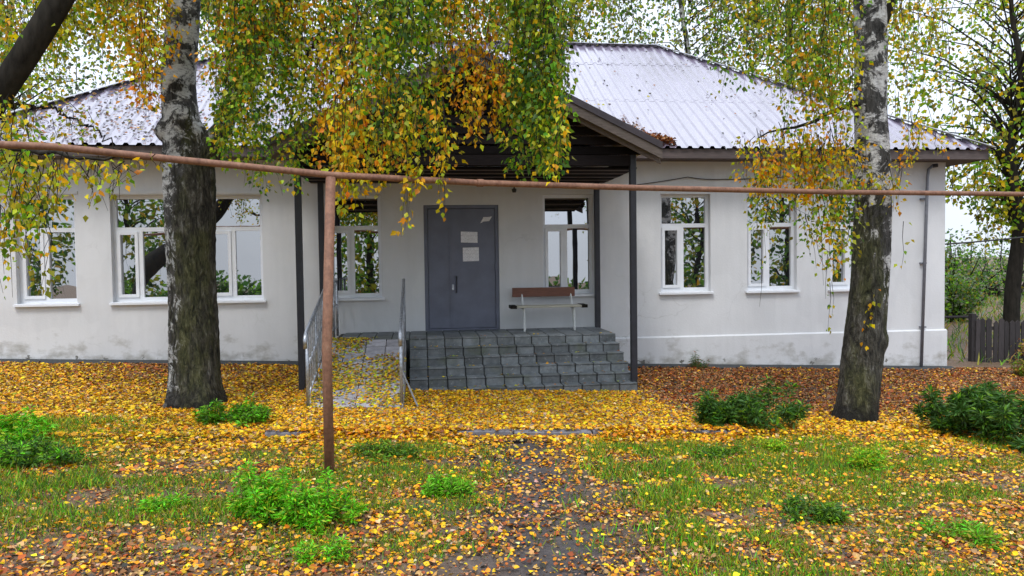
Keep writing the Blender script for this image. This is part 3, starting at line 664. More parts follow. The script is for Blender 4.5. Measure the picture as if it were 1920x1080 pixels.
# ================================================================== TREES
# --- mossy birch to the left of the porch
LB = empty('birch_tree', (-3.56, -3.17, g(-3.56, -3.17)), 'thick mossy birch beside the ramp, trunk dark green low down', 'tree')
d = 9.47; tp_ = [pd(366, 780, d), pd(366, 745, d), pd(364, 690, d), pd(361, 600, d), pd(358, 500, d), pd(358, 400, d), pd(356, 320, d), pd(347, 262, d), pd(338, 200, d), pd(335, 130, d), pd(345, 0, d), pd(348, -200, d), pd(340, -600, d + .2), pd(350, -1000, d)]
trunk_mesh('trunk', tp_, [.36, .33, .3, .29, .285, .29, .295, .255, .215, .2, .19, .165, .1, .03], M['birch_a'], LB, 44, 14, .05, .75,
           knobs=[(pd(303, 245, d - .05), .15, .11), (pd(388, 245, d - .1), .2, .1), (pd(340, 215, d - .25), .18, .07), (pd(330, 150, d - .2), .13, .05)])
limb(LB, [pd(372, 330, d), pd(398, 275, d - .05), pd(428, 225, d - .1), pd(470, 120, d - .3), pd(560, -60, d - .6), pd(700, -260, d - 1), pd(850, -330, d - 1.4), pd(1060, -260, d - 1.6)], .16, .03, M['birch_a'])
limb(LB, [pd(345, -60, d), pd(280, -180, d - .4), pd(180, -260, d - 1)], .1, .03, M['bark_dark'])
limb(LB, [pd(350, -90, d), pd(480, -250, d - .3), pd(640, -420, d - .6), pd(900, -480, d - 1.2)], .11, .03, M['bark_dark'])
for q in ((585, 85, 690, -60), (640, 130, 610, -40), (600, 60, 560, 110), (680, 130, 740, -80)):
    limb(LB, [pd(q[0], q[1], 8.6), pd((q[0] + q[2]) / 2 + 8, (q[1] + q[3]) / 2, 8.6), pd(q[2], q[3], 8.5)], .012, .025, M['bark_dark'], 6, 'branch')
FL = Foliage()
def curtain(fo, x0, x1, yt, yb, dr, n, w, **k):
    for _ in range(int(n * 1.2)):
        x = random.uniform(x0, x1); dd = random.uniform(*dr); a = random.uniform(*yt); b_ = random.uniform(*yb); dx = random.gauss(0, 14)
        ww = dict(w); kk_ = random.choice(list(ww)); ww[kk_] = ww[kk_] * 5
        fo.strand(pd(x - dx, a, dd), pd(x, b_, dd + random.uniform(-.1, .1)), ww, **k)
mixg = dict(green=5, dgreen=2.5, ygreen=3.5, yellow=.5, olive=1.5); mixy = dict(yellow=3, gold=1.8, ygreen=3, orange=.5, olive=1.5); mixo = dict(orange=3, gold=3, yellow=2.4, brown=.5, olive=1.5, ygreen=1); mixm = dict(green=4, ygreen=3.4, yellow=1, gold=.4, olive=2.2, dgreen=1.2)
T0 = (-330, -60)
curtain(FL, 405, 470, T0, (60, 290), (7.6, 9.6), 34, mixm); curtain(FL, 400, 480, T0, (40, 200), (7.6, 9), 16, mixo)
curtain(FL, 408, 475, (40, 160), (200, 315), (8.2, 9.2), 26, mixg); curtain(FL, 450, 570, T0, (120, 370), (7.6, 9.6), 52, mixg)
curtain(FL, 470, 570, T0, (30, 160), (7.4, 9), 22, mixy)
curtain(FL, 560, 640, (40, 150), (200, 300), (7.4, 9), 16, mixm); curtain(FL, 600, 760, T0, (10, 190), (7.2, 9.2), 58, mixm)
curtain(FL, 590, 700, (-60, 150), (200, 310), (6.9, 8.6), 24, mixo); curtain(FL, 620, 720, (60, 200), (290, 390), (6.7, 8.0), 17, mixy)
curtain(FL, 690, 830, T0, (90, 315), (6.6, 8.4), 56, mixg); curtain(FL, 690, 850, (120, 240), (280, 345), (6.8, 8), 16, mixy)
for xx, yy in ((628, 380), (650, 402), (668, 395), (680, 370), (757, 430), (762, 415), (790, 350), (818, 372), (832, 392), (708, 352), (640, 392), (1040, 345)):
    for _ in range(2): FL.strand(pd(xx + random.gauss(0, 6), 180, 6.7), pd(xx + random.gauss(0, 3), yy + random.gauss(0, 8), 6.7), mixy, spread=.035, jitter=.05)
curtain(FL, 760, 1040, T0, (0, 110), (7, 9.2), 60, mixm)
curtain(FL, 830, 960, (60, 140), (150, 255), (6.9, 8), 30, mixo); curtain(FL, 820, 950, (-200, 0), (20, 140), (6.9, 8.2), 26, mixo)
curtain(FL, 850, 960, (120, 200), (220, 280), (6.9, 8), 11, mixy, spread=.04)
curtain(FL, 950, 1055, T0, (150, 335), (7, 8.4), 64, mixg); curtain(FL, 1010, 1055, (0, 100), (270, 340), (7, 7.6), 18, mixg, spread=.045)
curtain(FL, 1040, 1140, T0, (-10, 80), (7.6, 9.5), 26, mixm); curtain(FL, 1130, 1330, T0, (-60, 40), (8, 10), 18, mixg)
curtain(FL, 200, 330, T0, (10, 110), (7.5, 9.3), 34, mixy); curtain(FL, 255, 300, (-100, 60), (110, 200), (7.5, 8.8), 16, mixy); curtain(FL, 255, 300, (60, 120), (160, 235), (7.5, 8.5), 8, mixo)
curtain(FL, 375, 410, (-150, 0), (0, 90), (9.6, 10.2), 12, mixm)
curtain(FL, 150, 330, (-900, -500), (-330, -120), (7.5, 11), 30, mixm, step=.05, size=.07); curtain(FL, 350, 1000, (-1000, -600), (-420, -250), (7.5, 11), 70, mixm, step=.06, size=.08)
FL.build(LB)

# --- leaning tree whose limb crosses the upper left
LT = empty('leaning_tree', (-7.2, -4.6, g(-7.2, -4.6)), 'dark leaning tree beside the left end of the building', 'tree')
dl = 7.6
trunk_mesh('trunk', [(-7.3, -4.6, g(-7, -4.6) - .1), (-7.1, -4.7, 1.5), tuple(pd(-120, 330, dl)), tuple(pd(-10, 185, dl)), tuple(pd(50, 100, dl)), tuple(pd(112, 0, dl)), tuple(pd(190, -140, dl)), tuple(pd(260, -420, dl))], [.3, .24, .17, .13, .125, .12, .1, .03], M['bark_dark'], LT, 24, 8, .05)
limb(LT, [pd(-30, 210, dl), pd(-160, 0, dl + .5), pd(-260, -300, dl + 1)], .1, .03, M['bark_dark'])
limb(LT, [pd(130, 220, 8.2), pd(180, 245, 8.1), pd(228, 279, 8.0)], .012, .006, M['bark_dark'], 6, 'branch'); limb(LT, [pd(60, 200, 8.2), pd(100, 203, 8.2), pd(132, 222, 8.2)], .012, .012, M['bark_dark'], 6, 'branch')
limb(LT, [pd(-20, 190, dl), pd(20, 195, 8.0), pd(62, 200, 8.2)], .03, .012, M['bark_dark'], 6, 'branch')
FT = Foliage(); mixl = dict(ygreen=4, olive=4, yellow=2, green=2, gold=.8)
curtain(FT, -60, 130, (-300, -40), (20, 200), (7.9, 9.6), 54, mixl); curtain(FT, 110, 250, (-300, -60), (0, 90), (7.6, 9.4), 46, mixl); curtain(FT, -60, 40, (-200, 0), (20, 90), (6.6, 7.4), 12, mixl); curtain(FT, -40, 50, (170, 240), (240, 330), (6.4, 8), 22, mixl)
curtain(FT, 60, 150, (190, 230), (225, 275), (7.8, 8.4), 8, mixl, spread=.08)
curtain(FT, 10, 120, (270, 320), (330, 420), (5.9, 6.8), 34, mixl); curtain(FT, 160, 235, (290, 320), (340, 400), (5.9, 6.6), 14, mixl); curtain(FT, -20, 90, (330, 400), (420, 560), (5.9, 6.6), 10, mixl); curtain(FT, 225, 300, (285, 300), (305, 340), (6, 6.6), 5, mixy)
limb(LT, [pd(-90, 240, 6.6), pd(40, 285, 6.4), pd(150, 293, 6.3), pd(290, 297, 6.3)], .03, .006, M['bark_dark'], 6, 'branch')
curtain(FT, -300, 120, (-700, -400), (-350, -100), (6.5, 10), 30, mixl, step=.05, size=.07)
FT.build(LT)

# --- pale birch right of the porch
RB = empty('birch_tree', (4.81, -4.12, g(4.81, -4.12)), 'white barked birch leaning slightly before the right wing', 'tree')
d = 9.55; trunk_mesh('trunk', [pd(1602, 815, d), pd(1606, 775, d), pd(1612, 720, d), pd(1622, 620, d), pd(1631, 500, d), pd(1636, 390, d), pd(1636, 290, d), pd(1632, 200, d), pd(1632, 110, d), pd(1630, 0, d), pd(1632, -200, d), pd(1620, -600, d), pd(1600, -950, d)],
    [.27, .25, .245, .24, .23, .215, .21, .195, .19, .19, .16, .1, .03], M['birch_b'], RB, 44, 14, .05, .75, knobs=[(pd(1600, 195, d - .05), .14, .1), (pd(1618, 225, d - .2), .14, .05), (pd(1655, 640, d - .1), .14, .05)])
limb(RB, [pd(1625, 215, d), pd(1602, 190, d - .1), pd(1570, 205, d - .2), pd(1500, 235, d - .4), pd(1420, 260, d - .5)], .05, .008, M['bark_dark'])
limb(RB, [pd(1640, 90, d), pd(1668, 20, d), pd(1720, -120, d - .2), pd(1800, -200, d - .5)], .06, .02, M['bark_dark'])
limb(RB, [pd(1625, -60, d), pd(1540, -160, d - .3), pd(1420, -220, d - .8), pd(1300, -200, d - 1)], .08, .02, M['bark_dark'])
FR = Foliage()
curtain(FR, 1400, 1600, (225, 275), (290, 400), (8.6, 9.6), 46, mixy, spread=.07); curtain(FR, 1420, 1540, (240, 300), (330, 420), (8.6, 9.4), 16, mixo)
curtain(FR, 1500, 1600, (300, 360), (400, 510), (8.7, 9.4), 15, mixm); curtain(FR, 1520, 1580, (380, 440), (470, 545), (8.7, 9.3), 6, mixy, spread=.045)
for xx, yy in ((1552, 620), (1548, 560), (1560, 590), (1424, 575), (1690, 505)): FR.strand(pd(xx + 4, yy - 90, 9), pd(xx, yy, 9), mixm, spread=.035, jitter=.04, step=.045)
curtain(FR, 1470, 1605, (-260, -60), (120, 290), (8.4, 9.4), 34, mixm, step=.024); curtain(FR, 1400, 1500, (-260, -60), (60, 200), (8.4, 9.6), 16, mixm, step=.026); curtain(FR, 1500, 1600, (0, 120), (200, 330), (8.6, 9.3), 18, mixy, step=.022)
curtain(FR, 1405, 1440, (300, 340), (400, 520), (8.7, 9.2), 5, mixm)
curtain(FR, 1470, 1610, (-250, -40), (20, 180), (8.2, 10.4), 34, mixm, step=.035); curtain(FR, 1330, 1480, (-250, -60), (-20, 130), (8, 10), 24, mixm, step=.035); curtain(FR, 1380, 1420, (40, 90), (130, 180), (8.4, 9), 4, mixg)
curtain(FR, 1340, 1365, (20, 60), (120, 180), (8.4, 9), 3, mixg, step=.04)
curtain(FR, 1650, 1780, (-250, -40), (10, 200), (8.6, 10.4), 30, mixl, step=.035); curtain(FR, 1695, 1725, (190, 230), (270, 315), (9, 9.4), 7, mixy); curtain(FR, 1755, 1775, (240, 255), (270, 300), (9.2, 9.5), 3, mixo)
curtain(FR, 1610, 1690, (285, 330), (340, 400), (9.1, 9.35), 9, mixy, spread=.07); curtain(FR, 1610, 1640, (540, 580), (600, 650), (9.2, 9.3), 3, mixo, spread=.05, step=.04)
curtain(FR, 1330, 1800, (-950, -600), (-420, -200), (8, 12), 60, mixm, step=.06, size=.08)
FR.build(RB)

# --- generic background birch
def bgtree(x, y, h, rad, w, lab, n=150, size=.13, zlow=.3, trunk_r=.17, name='birch_tree', grp='trees beyond the building', barkm='birch_far', step=.034, spread=.2, lean=0, hang=(.8, 2.6)):
    z0 = 0 if abs(x) > 14 else g(x, y); z0 = g(x, y)
    t_ = empty(name, (x, y, z0), lab, 'tree', grp)
    pts = [(x + lean * u * u, y, z0 - .1 + h * u) for u in np.linspace(0, 1, 7)]
    pts = [(p[0] + random.gauss(0, .12) * (i > 0), p[1] + random.gauss(0, .12) * (i > 0), p[2]) for i, p in enumerate(pts)]
    trunk_mesh('trunk', pts, np.linspace(trunk_r, .02, 7), M[barkm], t_, 12, 4, .05)
    fo = Foliage(); fo.tw = MB(); lm = MB()
    for i in range(n):
        u = random.uniform(zlow, 1); base = np.array(pts[0]) * (1 - u) + np.array(pts[-1]) * u
        rr_ = rad * math.sin(math.pi * min(1, .12 + .86 * (1 - (u - zlow) / (1 - zlow)) ** .8)) ** .6 * math.sqrt(random.random()); an = random.uniform(0, 6.28)
        tip = base + np.array([math.cos(an) * rr_, math.sin(an) * rr_, rr_ * .35])
        if i % 5 == 0: lm.tube([tuple(base - np.array([0, 0, .4])), tuple((base + tip) / 2 + np.array([0, 0, .1])), tuple(tip)], [trunk_r * .28 * (1.15 - u), trunk_r * .2 * (1.15 - u), .008], 5)
        Lh = random.uniform(*hang); fo.strand(tip, tip - np.array([random.gauss(0, .15), random.gauss(0, .15), Lh]), {k_: v_ * random.uniform(.3, 2.2) for k_, v_ in w.items()}, step=step, spread=spread, size=size, twig=(i % 2 == 0), tr=.006)
    tag(lm.build('limbs', M['bark_dark'], t_), kind='stuff')
    fo.build(t_); return t_
wb = dict(green=2.5, dgreen=2, olive=3, ygreen=1.5, yellow=.5, grey=4); wy = dict(ygreen=3, yellow=1.6, olive=3.5, gold=.6, green=2, grey=2); wd = dict(dgreen=4, green=3, olive=2, ygreen=1, yellow=.6)  # the grey share puts distance haze into the leaf colours behind the roof
specs = [(-13.5, 13, 13, 3.4, wb, 'green birch behind the left hip of the roof'), (-8.6, 14.5, 14, 3.2, wy, 'yellowing birch behind the left roof slope'),
         (-3.0, 15.5, 15, 3.2, wb, 'green birch behind the roof ridge, left of the porch gable'), (2.3, 14.5, 14, 3, wy, 'yellowing birch directly behind the porch gable'),
         (5.0, 16.0, 15, 2.8, wb, 'haze-greyed birch behind the roof ridge, right of the porch gable'), (8.9, 13.5, 19, 3.2, wb, 'haze-greyed birch behind the right hip of the roof'),
         (12.6, 12.5, 18, 3.2, wy, 'yellowing birch behind the low right corner of the roof'), (-19, 14, 13, 3.5, wy, 'yellowing birch past the left end of the building')]
for x, y, h, r_, w, lab in specs: bgtree(x, y, h, r_, w, lab, n=300 if h < 16 else 520, size=.15, zlow=.3, lean=random.uniform(-.6, .6))
bgtree(12.75, 2.6, 9.5, 3.3, dict(green=3, olive=3, ygreen=4, dgreen=1, yellow=1.6), 'dark trunked broad tree standing behind the picket fence', n=640, size=.12, zlow=.36, trunk_r=.19, name='broad_tree', grp=None, barkm='bark_dark', step=.03, spread=.18, lean=.1, hang=(.3, 1.2))
bgtree(18.2, 6.5, 11, 3.2, wd, 'green tree standing behind the dark trunked broad tree', n=260, size=.15, zlow=.42, trunk_r=.22, name='broad_tree', grp=None, barkm='bark_dark', hang=(.4, 1.4))
# trees across the yard that the windows mirror
for x, y, h, r_, lab in ((-21, -26, 13, 4, 'tall tree across the yard facing the far left windows'), (-14.5, -24, 11, 3, 'tree across the yard facing the window by the mossy birch'), (-4.0, -27, 12, 2.4, 'tree across the yard facing the window left of the door'),
                         (14, -25, 12, 3.4, 'tree across the yard facing the window right of the porch'), (19.5, -26, 12, 3.6, 'tree across the yard facing the right wing windows'), (25.5, -26, 12, 3.6, 'tall tree across the yard facing the end of the right wing')):
    bgtree(x, y, h, r_, wd, lab, n=200, size=.3, zlow=.08, trunk_r=.2, name='broad_tree', grp='trees across the yard', barkm='bark_dark', step=.06, spread=.35)

# ================================================================== SHRUBS AND WEEDS
def shrub(x, y, w_, h, lab, pal, n=2600, size=.16, name='shrub', grp=None, cat='shrub'):
    z0 = g(x, y); e = empty(name, (x, y, z0), lab, cat, grp)
    st_ = MB(); P = []; 
    for i in range(26):
        an = random.uniform(0, 6.28); r_ = w_ * math.sqrt(random.random()); hh = h * (1 - .55 * (r_ / w_) ** 2) * random.uniform(.75, 1.1); tip = np.array([x + math.cos(an) * r_, y + math.sin(an) * r_ * .7, z0 + hh])
        st_.tube([(x + math.cos(an) * r_ * .3, y + math.sin(an) * r_ * .2, z0 - .03), tuple((np.array([x, y, z0]) + tip) / 2 + np.array([math.cos(an) * .1 * w_, 0, .05])), tuple(tip)], [.02 * h, .014 * h, .005 * h], 4)
        m_ = n // 26; u = RNG.random(m_) ** .6; P.append(np.array([x, y, z0]) + (tip - np.array([x, y, z0])) * u[:, None] + RNG.normal(size=(m_, 3)) * .13 * w_)
    tag(st_.build('stems', M['bark_dark'], e), kind='stuff'); P = np.concatenate(P); P[:, 2] = np.maximum(P[:, 2], z0 + .05); nn_ = len(P)
    scatter('foliage', P, RNG.normal(size=(nn_, 3)), norm(RNG.normal(size=(nn_, 3)) + np.array([0, -.3, .8])), size * RNG.uniform(.6, 1.3, nn_), colours(nn_, pal), TPL4, M['leaf'], e)
for x, y, w_, h, lab in ((19, 18, 2.6, 3.1, 'rounded haze-paled bush far behind the picket fence'), (25, 20, 3, 3.4, 'wide haze-paled bush beyond the dark trunked tree'), (15.2, 15.5, 1.9, 2.3, 'green bush near the back corner of the building'), (31, 24, 4, 3.4, 'distant bush at the far edge of the plot')):
    shrub(x, y, w_, h, lab, dict(dgreen=3, green=2, grey=3, olive=1), grp='bushes behind the building')  # grey in this mix paints far haze into the bush leaves
for x, y, w_, h, lab in ((12.6, 8.5, 1.3, 1.5, 'low dense green bush just behind the building corner'), (15.0, 9.5, 1.5, 1.6, 'low dense bush behind the dark trunked tree'), (17.6, 11, 1.6, 1.8, 'dense bush at the end of the picket fence'), (10.9, 6.5, .8, .9, 'small low bush beside the building end wall')):
    shrub(x, y, w_, h, lab, dict(dgreen=3, green=2.5, grey=2, olive=1), n=4200, size=.11, grp='bushes behind the building')
for i, x in enumerate((-29, -23, -17.5, -11, 9, 14.5, 20)):
    shrub(x, -60, 4.2, 3.6 + .5 * math.sin(i * 2.1), ['far round bush down the slope, last of its row by the tall tree', 'far bush down the slope, second from the tall tree', 'far bush down the slope, third from the tall tree', 'far bush down the slope at the near side of the wide gap', 'far bush down the slope at the other side of the wide gap', 'far bush down the slope between two others past the gap', 'far bush down the slope at the end past the gap'][i], dict(dgreen=4, green=2), n=1500, size=.5, grp='bushes down the slope')
shrub(11.5, .5, .5, .55, 'dry brown weed clump at the foot of the picket fence', dict(brown=3, olive=3, tan=2), 700, .06, 'dry_weed', None, 'weed')

def weed(x, y, w_, h, pal, lab, n=900, leaf=.045, stems=60, name='weed_clump', grp='weed clumps in the yard', feathery=True):
    z0 = g(x, y); e = empty(name, (x, y, z0), lab, 'plant', grp); st_ = MB(); P = []; D = []
    subs = [(x + random.uniform(-.65, .65) * w_, y + random.uniform(-.5, .5) * w_, w_ * random.uniform(.28, .55), h * random.uniform(.5, 1.15)) for _ in range(7)]
    for i in range(stems):
        cx_, cy_, cw_, ch_ = random.choice(subs)
        an = random.uniform(0, 6.28); r_ = cw_ * math.sqrt(random.random()) * random.uniform(.8, 1.25); hh = ch_ * (1 - .45 * (r_ / cw_) ** 2) * random.uniform(.4, 1.4)
        b0 = np.array([cx_ + math.cos(an) * r_ * .4, cy_ + math.sin(an) * r_ * .4, z0 - .02]); tip = np.array([cx_ + math.cos(an) * r_, cy_ + math.sin(an) * r_, z0 + max(.03, hh)]); mid = (b0 + tip) / 2 + np.array([0, 0, .12 * h])
        st_.tube([tuple(b0), tuple(mid), tuple(tip)], [.004, .003, .0015], 3, False)
        m_ = n // stems; u = RNG.random(m_) ** (.38 if h > .25 else .55); q = (1 - u)[:, None] ** 2 * b0 + 2 * (u * (1 - u))[:, None] * mid + (u ** 2)[:, None] * tip
        o_ = RNG.normal(size=(m_, 3)) * np.array([1, 1, .5]); P.append(q + o_ * leaf * .3); D.append(o_ + np.array([0, 0, .15]))
    tag(st_.build('stems', M['grass_stem'], e), kind='stuff'); P = np.concatenate(P); D = np.concatenate(D); nn_ = len(P); P[:, 2] = np.maximum(P[:, 2], z0 + .01)
    scatter('foliage', P, D, norm(RNG.normal(size=(nn_, 3)) * .6 + np.array([0, 0, 1])), leaf * RNG.uniform(.6, 1.3, nn_), colours(nn_, pal), NARROW, M['grass'], e)
M['grass_stem'] = simple('stem', (.1, .11, .03), .7, .3, 10)
br = dict(bright=5, green=2, ygreen=1.5); dk = dict(dgreen=6, green=1.2); yg = dict(ygreen=4, bright=2, green=1)
WEEDS = [(-1.93, -7.6, .3, .34, br, 'tall bright green feathery weed in front of the brown pipe post', 2000, .04), (-1.42, -7.75, .32, .33, br, 'bushy bright green feathery weed at the foot of the pipe post', 2200, .04),
         (-2.56, -7.3, .18, .1, br, 'small low green tuft to the left of the feathery weeds', 500, .04), (3.15, -4.5, .7, .5, dk, 'dark green nettle clump between the porch and the white birch', 2000, .075),
         (6.1, -5.0, 1.3, .52, dk, 'large dark green nettle bush right of the white birch', 5200, .08), (3.55, -6.4, .26, .2, yg, 'bright yellow-green weed tuft in front of the white birch', 900, .04),
         (2.9, -5.7, .16, .14, yg, 'small yellow-green tuft near the end of the kerb', 450, .035), (-2.75, -4.35, .45, .26, dict(green=4, bright=2, dgreen=2), 'green weeds at the right foot of the mossy birch', 1300, .055),
         (-4.7, -5.0, .85, .28, br, 'wide bright green weeds left of the mossy birch', 2600, .05), (-4.2, -5.75, .7, .18, dict(dgreen=4, green=3, bright=1), 'dark low weeds in front of the wide bright green weeds', 1400, .055), (-4.9, -6.7, .3, .12, dict(dgreen=3, green=2), 'dark low tuft in the left foreground leaves', 600, .05),
         (2.3, -7.7, .28, .12, dict(dgreen=3, green=3), 'low dark green tuft in the grass in front of the yellow-green weed', 700, .05), (-1.0, -5.9, .35, .15, dict(green=3, dgreen=2, olive=1), 'green tuft behind the pipe post by the path', 900, .045), (-.5, -7.0, .22, .15, dict(green=3, bright=2), 'green tuft on the left edge of the dark path', 600, .045),
         (-1.35, -8.25, .2, .1, br, 'tiny bright tuft below the bushy feathery weed', 350, .035), (4.25, -.2, .18, .22, dict(dgreen=3, brown=1), 'small dark weed against the right wing wall', 160, .05), (10.2, -.9, .4, .3, dict(olive=3, brown=2, green=2), 'dry olive weeds beyond the building corner', 500, .06),
         (2.2, -6.0, .25, .12, dict(green=3, dgreen=2), 'green grass tuft beside the right end of the kerb', 500, .045), (3.0, -8.2, .3, .1, dict(green=3, bright=1, olive=1), 'flat green tuft in the right foreground grass', 500, .045)]
for q in WEEDS: weed(q[0], q[1], q[2], q[3], q[4], q[5], n=int(q[6] * 2.6), leaf=q[7] * 1.05)

# ================================================================== GROUND COVER
def fbm(x, y, s, seed):
    r = np.random.default_rng(seed); v = 0; a = 1; tot = 0
    for o in range(4):
        for _ in range(3):
            an = r.uniform(0, 6.28); k = s * 2 ** o * r.uniform(.7, 1.3); v = v + a * np.sin(k * (x * math.cos(an) + y * math.sin(an)) + r.uniform(0, 6.28)); tot += a
        a *= .6
    return v / tot * 1.6 + .5
def insidepath(x, y): return np.exp(-((x - .15 + .25 * np.sin(y * 1.3)) / .5) ** 2) * (y < -5.2)
def on_built(x, y): return ((x > -2.15) & (x < 2.5) & (y > -1.3)) | ((x > RX0) & (x < RX1) & (y > RY0) & (y < 0)) | ((x > SX0) & (x < SX1 + .08) & (y > -2.31) & (y < 0)) | ((y > -.16 + .1 * np.sin(x * 5) * np.sin(x * 1.7)) & (x > WL) & (x < WR))
def litter(name, n, xr, yr, pal, dens, lab, size=(.045, .075), lift=.012, tpl=TPL6, extra=0):
    x = RNG.uniform(*xr, n); y = RNG.uniform(*yr, n)
    k = (RNG.random(n) < dens(x, y)) & ~on_built(x, y)
    vis = np.abs((x + .68) - (y + 13) * math.tan(YAW)) < (y + 13) * .78 + 3.2
    k &= vis; x = x[k]; y = y[k]; n = len(x)
    apr = (x > ax0) & (x < ax1) & (y > -5.0)
    z = gv(x, y) + np.where(apr, .03, 0) + np.where(apr & (y < -4.87), .03, 0) + .008 + RNG.random(n) * lift
    seen = np.clip(1.6 * np.exp(-((x - .5) / .75) ** 6) + np.exp(-((x + 2.2) / .3) ** 4) + .8 * np.exp(-((x - 2.5) / .35) ** 4), 0, 1)   # the kerb stones left bare
    z = z + .06 * np.exp(-((y + 5.06) / .07) ** 2) * (1 - seen) * (y < -5.0) * RNG.random(n) ** .5 + extra * RNG.random(n)
    an = RNG.uniform(0, 6.28, n); D = np.stack([np.cos(an), np.sin(an), RNG.normal(size=n) * .22], 1)
    o = scatter(name, np.stack([x, y, z], 1), D, norm(np.stack([RNG.normal(size=n) * .55, RNG.normal(size=n) * .55, np.ones(n)], 1)), RNG.uniform(*size, n) * RNG.uniform(.5, 1.05, n) * (1 - .22 * np.clip((-5.2 - y) / 1.5, 0, 1)), colours(n, pal, .3) if not callable(pal) else pal(x, y), tpl, M['litter'])
    return tag(o, lab, 'leaves', kind='stuff')
def zonecol(x, y):
    n = len(x); A = colours(n, dict(yellow=5, gold=4, orange=1.2, pale=.6, tan=.8, brown=1.1, olive=.6)); B = colours(n, dict(brown=6, rust=4, tan=1.6, gold=.5, soot=2)); C_ = colours(n, dict(tan=2.2, gold=2.4, yellow=1.3, brown=4.5, pinkish=.5, pale=.6, rust=3.2, soot=1.2, orange=1.4))
    fy_ = fbm(x, y, 1.1, 3)
    wallR = np.clip((x - 2.3) / .5, 0, 1) * np.clip((y + 4.3) / 1.2, 0, 1)
    wallL = np.clip((-2.1 - x) / .4, 0, 1) * np.clip((y + 3.2) / 2.5, 0, 1) * .65
    front = np.clip((-5.0 - y) / 1.6, 0, 1)
    pB = np.clip(wallR * (.9 + .3 * fy_) + wallL * (.3 + .8 * fy_), 0, .97); pC = front * np.clip(.42 + .7 * fy_ + .4 * np.clip((-7.4 - y), 0, 1), 0, .96)
    r = RNG.random(n); c = np.where((r < pB)[:, None], B, A); r2 = RNG.random(n); c = np.where((r2 < pC)[:, None], C_, c); return c
def zonedens(x, y):
    f1 = fbm(x, y, 2.2, 5); base = np.ones_like(x)
    front = np.clip((-5.0 - y) / .5, 0, 1)
    d_ = base * (1 - front) + front * np.clip(.1 + 1.1 * (.55 * f1 + .45 * fbm(x, y, 6.5, 77)), .12, 1)
    ip = insidepath(x, y); d_ = d_ * (1 - ip * np.clip(.25 + 1.1 * (fbm(x, y, 3.1, 8) - .25), 0, .93))
    kerbgap = (np.abs(y + 4.97) < .07) & (x > -.4) & (x < 1.3); d_ = np.where(kerbgap, d_ * .12, d_)
    kerbgap = (np.abs(y + 4.97) < .07); d_ = np.where(kerbgap, d_ * np.clip(1.5 * fbm(x, y, 2.5, 61) - .2, .1, .9), d_)
    return d_
def crumbcol(x, y):
    n = len(x); A = colours(n, dict(gold=3, yellow=2, tan=2, brown=2)); B = colours(n, dict(brown=4, tan=3, rust=2, pinkish=.6, gold=2.5, soot=1.5)); p = np.clip((-5.0 - y) / 1.2, 0, 1) + np.clip((x - 2.3) / .5, 0, 1) * np.clip((y + 4.3) / 1.2, 0, 1)
    return np.where((RNG.random(n) < p)[:, None], B, A)
litter('leaf_crumbs', 430000, (-12, 16.5), (-9.6, .0), crumbcol, lambda x, y: np.clip(zonedens(x, y) * 1.1 + .3, 0, 1) * (1 - .6 * insidepath(x, y)), 'small dry brown leaf fragments under the fallen leaves', (.022, .048), .006, TPL4)
litter('fallen_leaves', 178000, (-12, 16.5), (-9.6, -4.6), zonecol, zonedens, 'yellow and brown fallen birch leaves over the open front yard')
litter('fallen_leaves', 164000, (-12, 16.5), (-4.6, .0), zonecol, zonedens, 'yellow and brown fallen birch leaves along the house and on the apron', tpl=TPL4)
litter('kerb_leaves', 7000, (-2.4, 2.95), (-5.17, -4.86), dict(gold=4, orange=2.5, yellow=3, tan=2, brown=2), lambda x, y: 1 - .9 * np.clip(1.6 * np.exp(-((x - .5) / .75) ** 6) + np.exp(-((x + 2.2) / .3) ** 4) + .8 * np.exp(-((x - 2.5) / .35) ** 4), 0, 1), 'leaves drifted against the low kerb')
litter('grass_leaves', 32000, (-7, 10), (-9.4, -4.9), dict(yellow=4, gold=4, orange=2, tan=2, brown=1.5, pale=.6), lambda x, y: np.clip(fbm(x, y, 5, 91), .1, 1) * .6 * (x > -2.0) * (1 - insidepath(x, y)), 'fresh yellow leaves caught on top of the grass', (.04, .065), .02, extra=.05)
# grass
def grass(n, dens, lab):
    x = RNG.uniform(-8, 10, n); y = RNG.uniform(-9.6, -4.0, n); k = (RNG.random(n) < dens(x, y)) & ~on_built(x, y) & ~((x > ax0 - .05) & (x < ax1 + .05) & (y > -5.05))
    k &= np.abs((x + .68) - (y + 13) * math.tan(YAW)) < (y + 13) * .78 + .8
    x = x[k]; y = y[k]; n = len(x); h = RNG.uniform(.03, .085, n) * (.6 + .6 * fbm(x, y, 1.4, 21))
    D = np.stack([RNG.normal(size=n) * .5, RNG.normal(size=n) * .5, np.ones(n)], 1)
    o = scatter('grass', np.stack([x, y, gv(x, y) - .005], 1), D, RNG.normal(size=(n, 3)), np.maximum(h, .03), colours(n, dict(green=4, olive=3, dgreen=4, ygreen=1.5, tan=.7, bright=1.6)), BLADE, M['grass'])
    tag(o, lab, 'grass', kind='stuff')
def gdens(x, y):
    f1 = fbm(x, y, 2.3, 31); f2 = fbm(x, y, 7.5, 33)
    right = np.clip((x - .7) / .7, 0, 1) * np.clip((-4.9 - y) / .5, 0, 1)
    mid = 1.25 * np.exp(-((x + .95) / .85) ** 2) * np.clip((-5.1 - y) / .4, 0, 1) * np.clip((y + 8.7) / .6, 0, 1)
    left = np.clip((-1.8 - x) / .8, 0, 1) * np.clip((-4.0 - y) / .6, 0, 1) * np.clip((y + 8.2) / .9, 0, 1) * .75
    return np.clip((right + mid + left) * np.clip((f1 * .5 + f2 * .85) - .16, 0, 1) * 1.25, 0, 1) * (1 - insidepath(x, y))
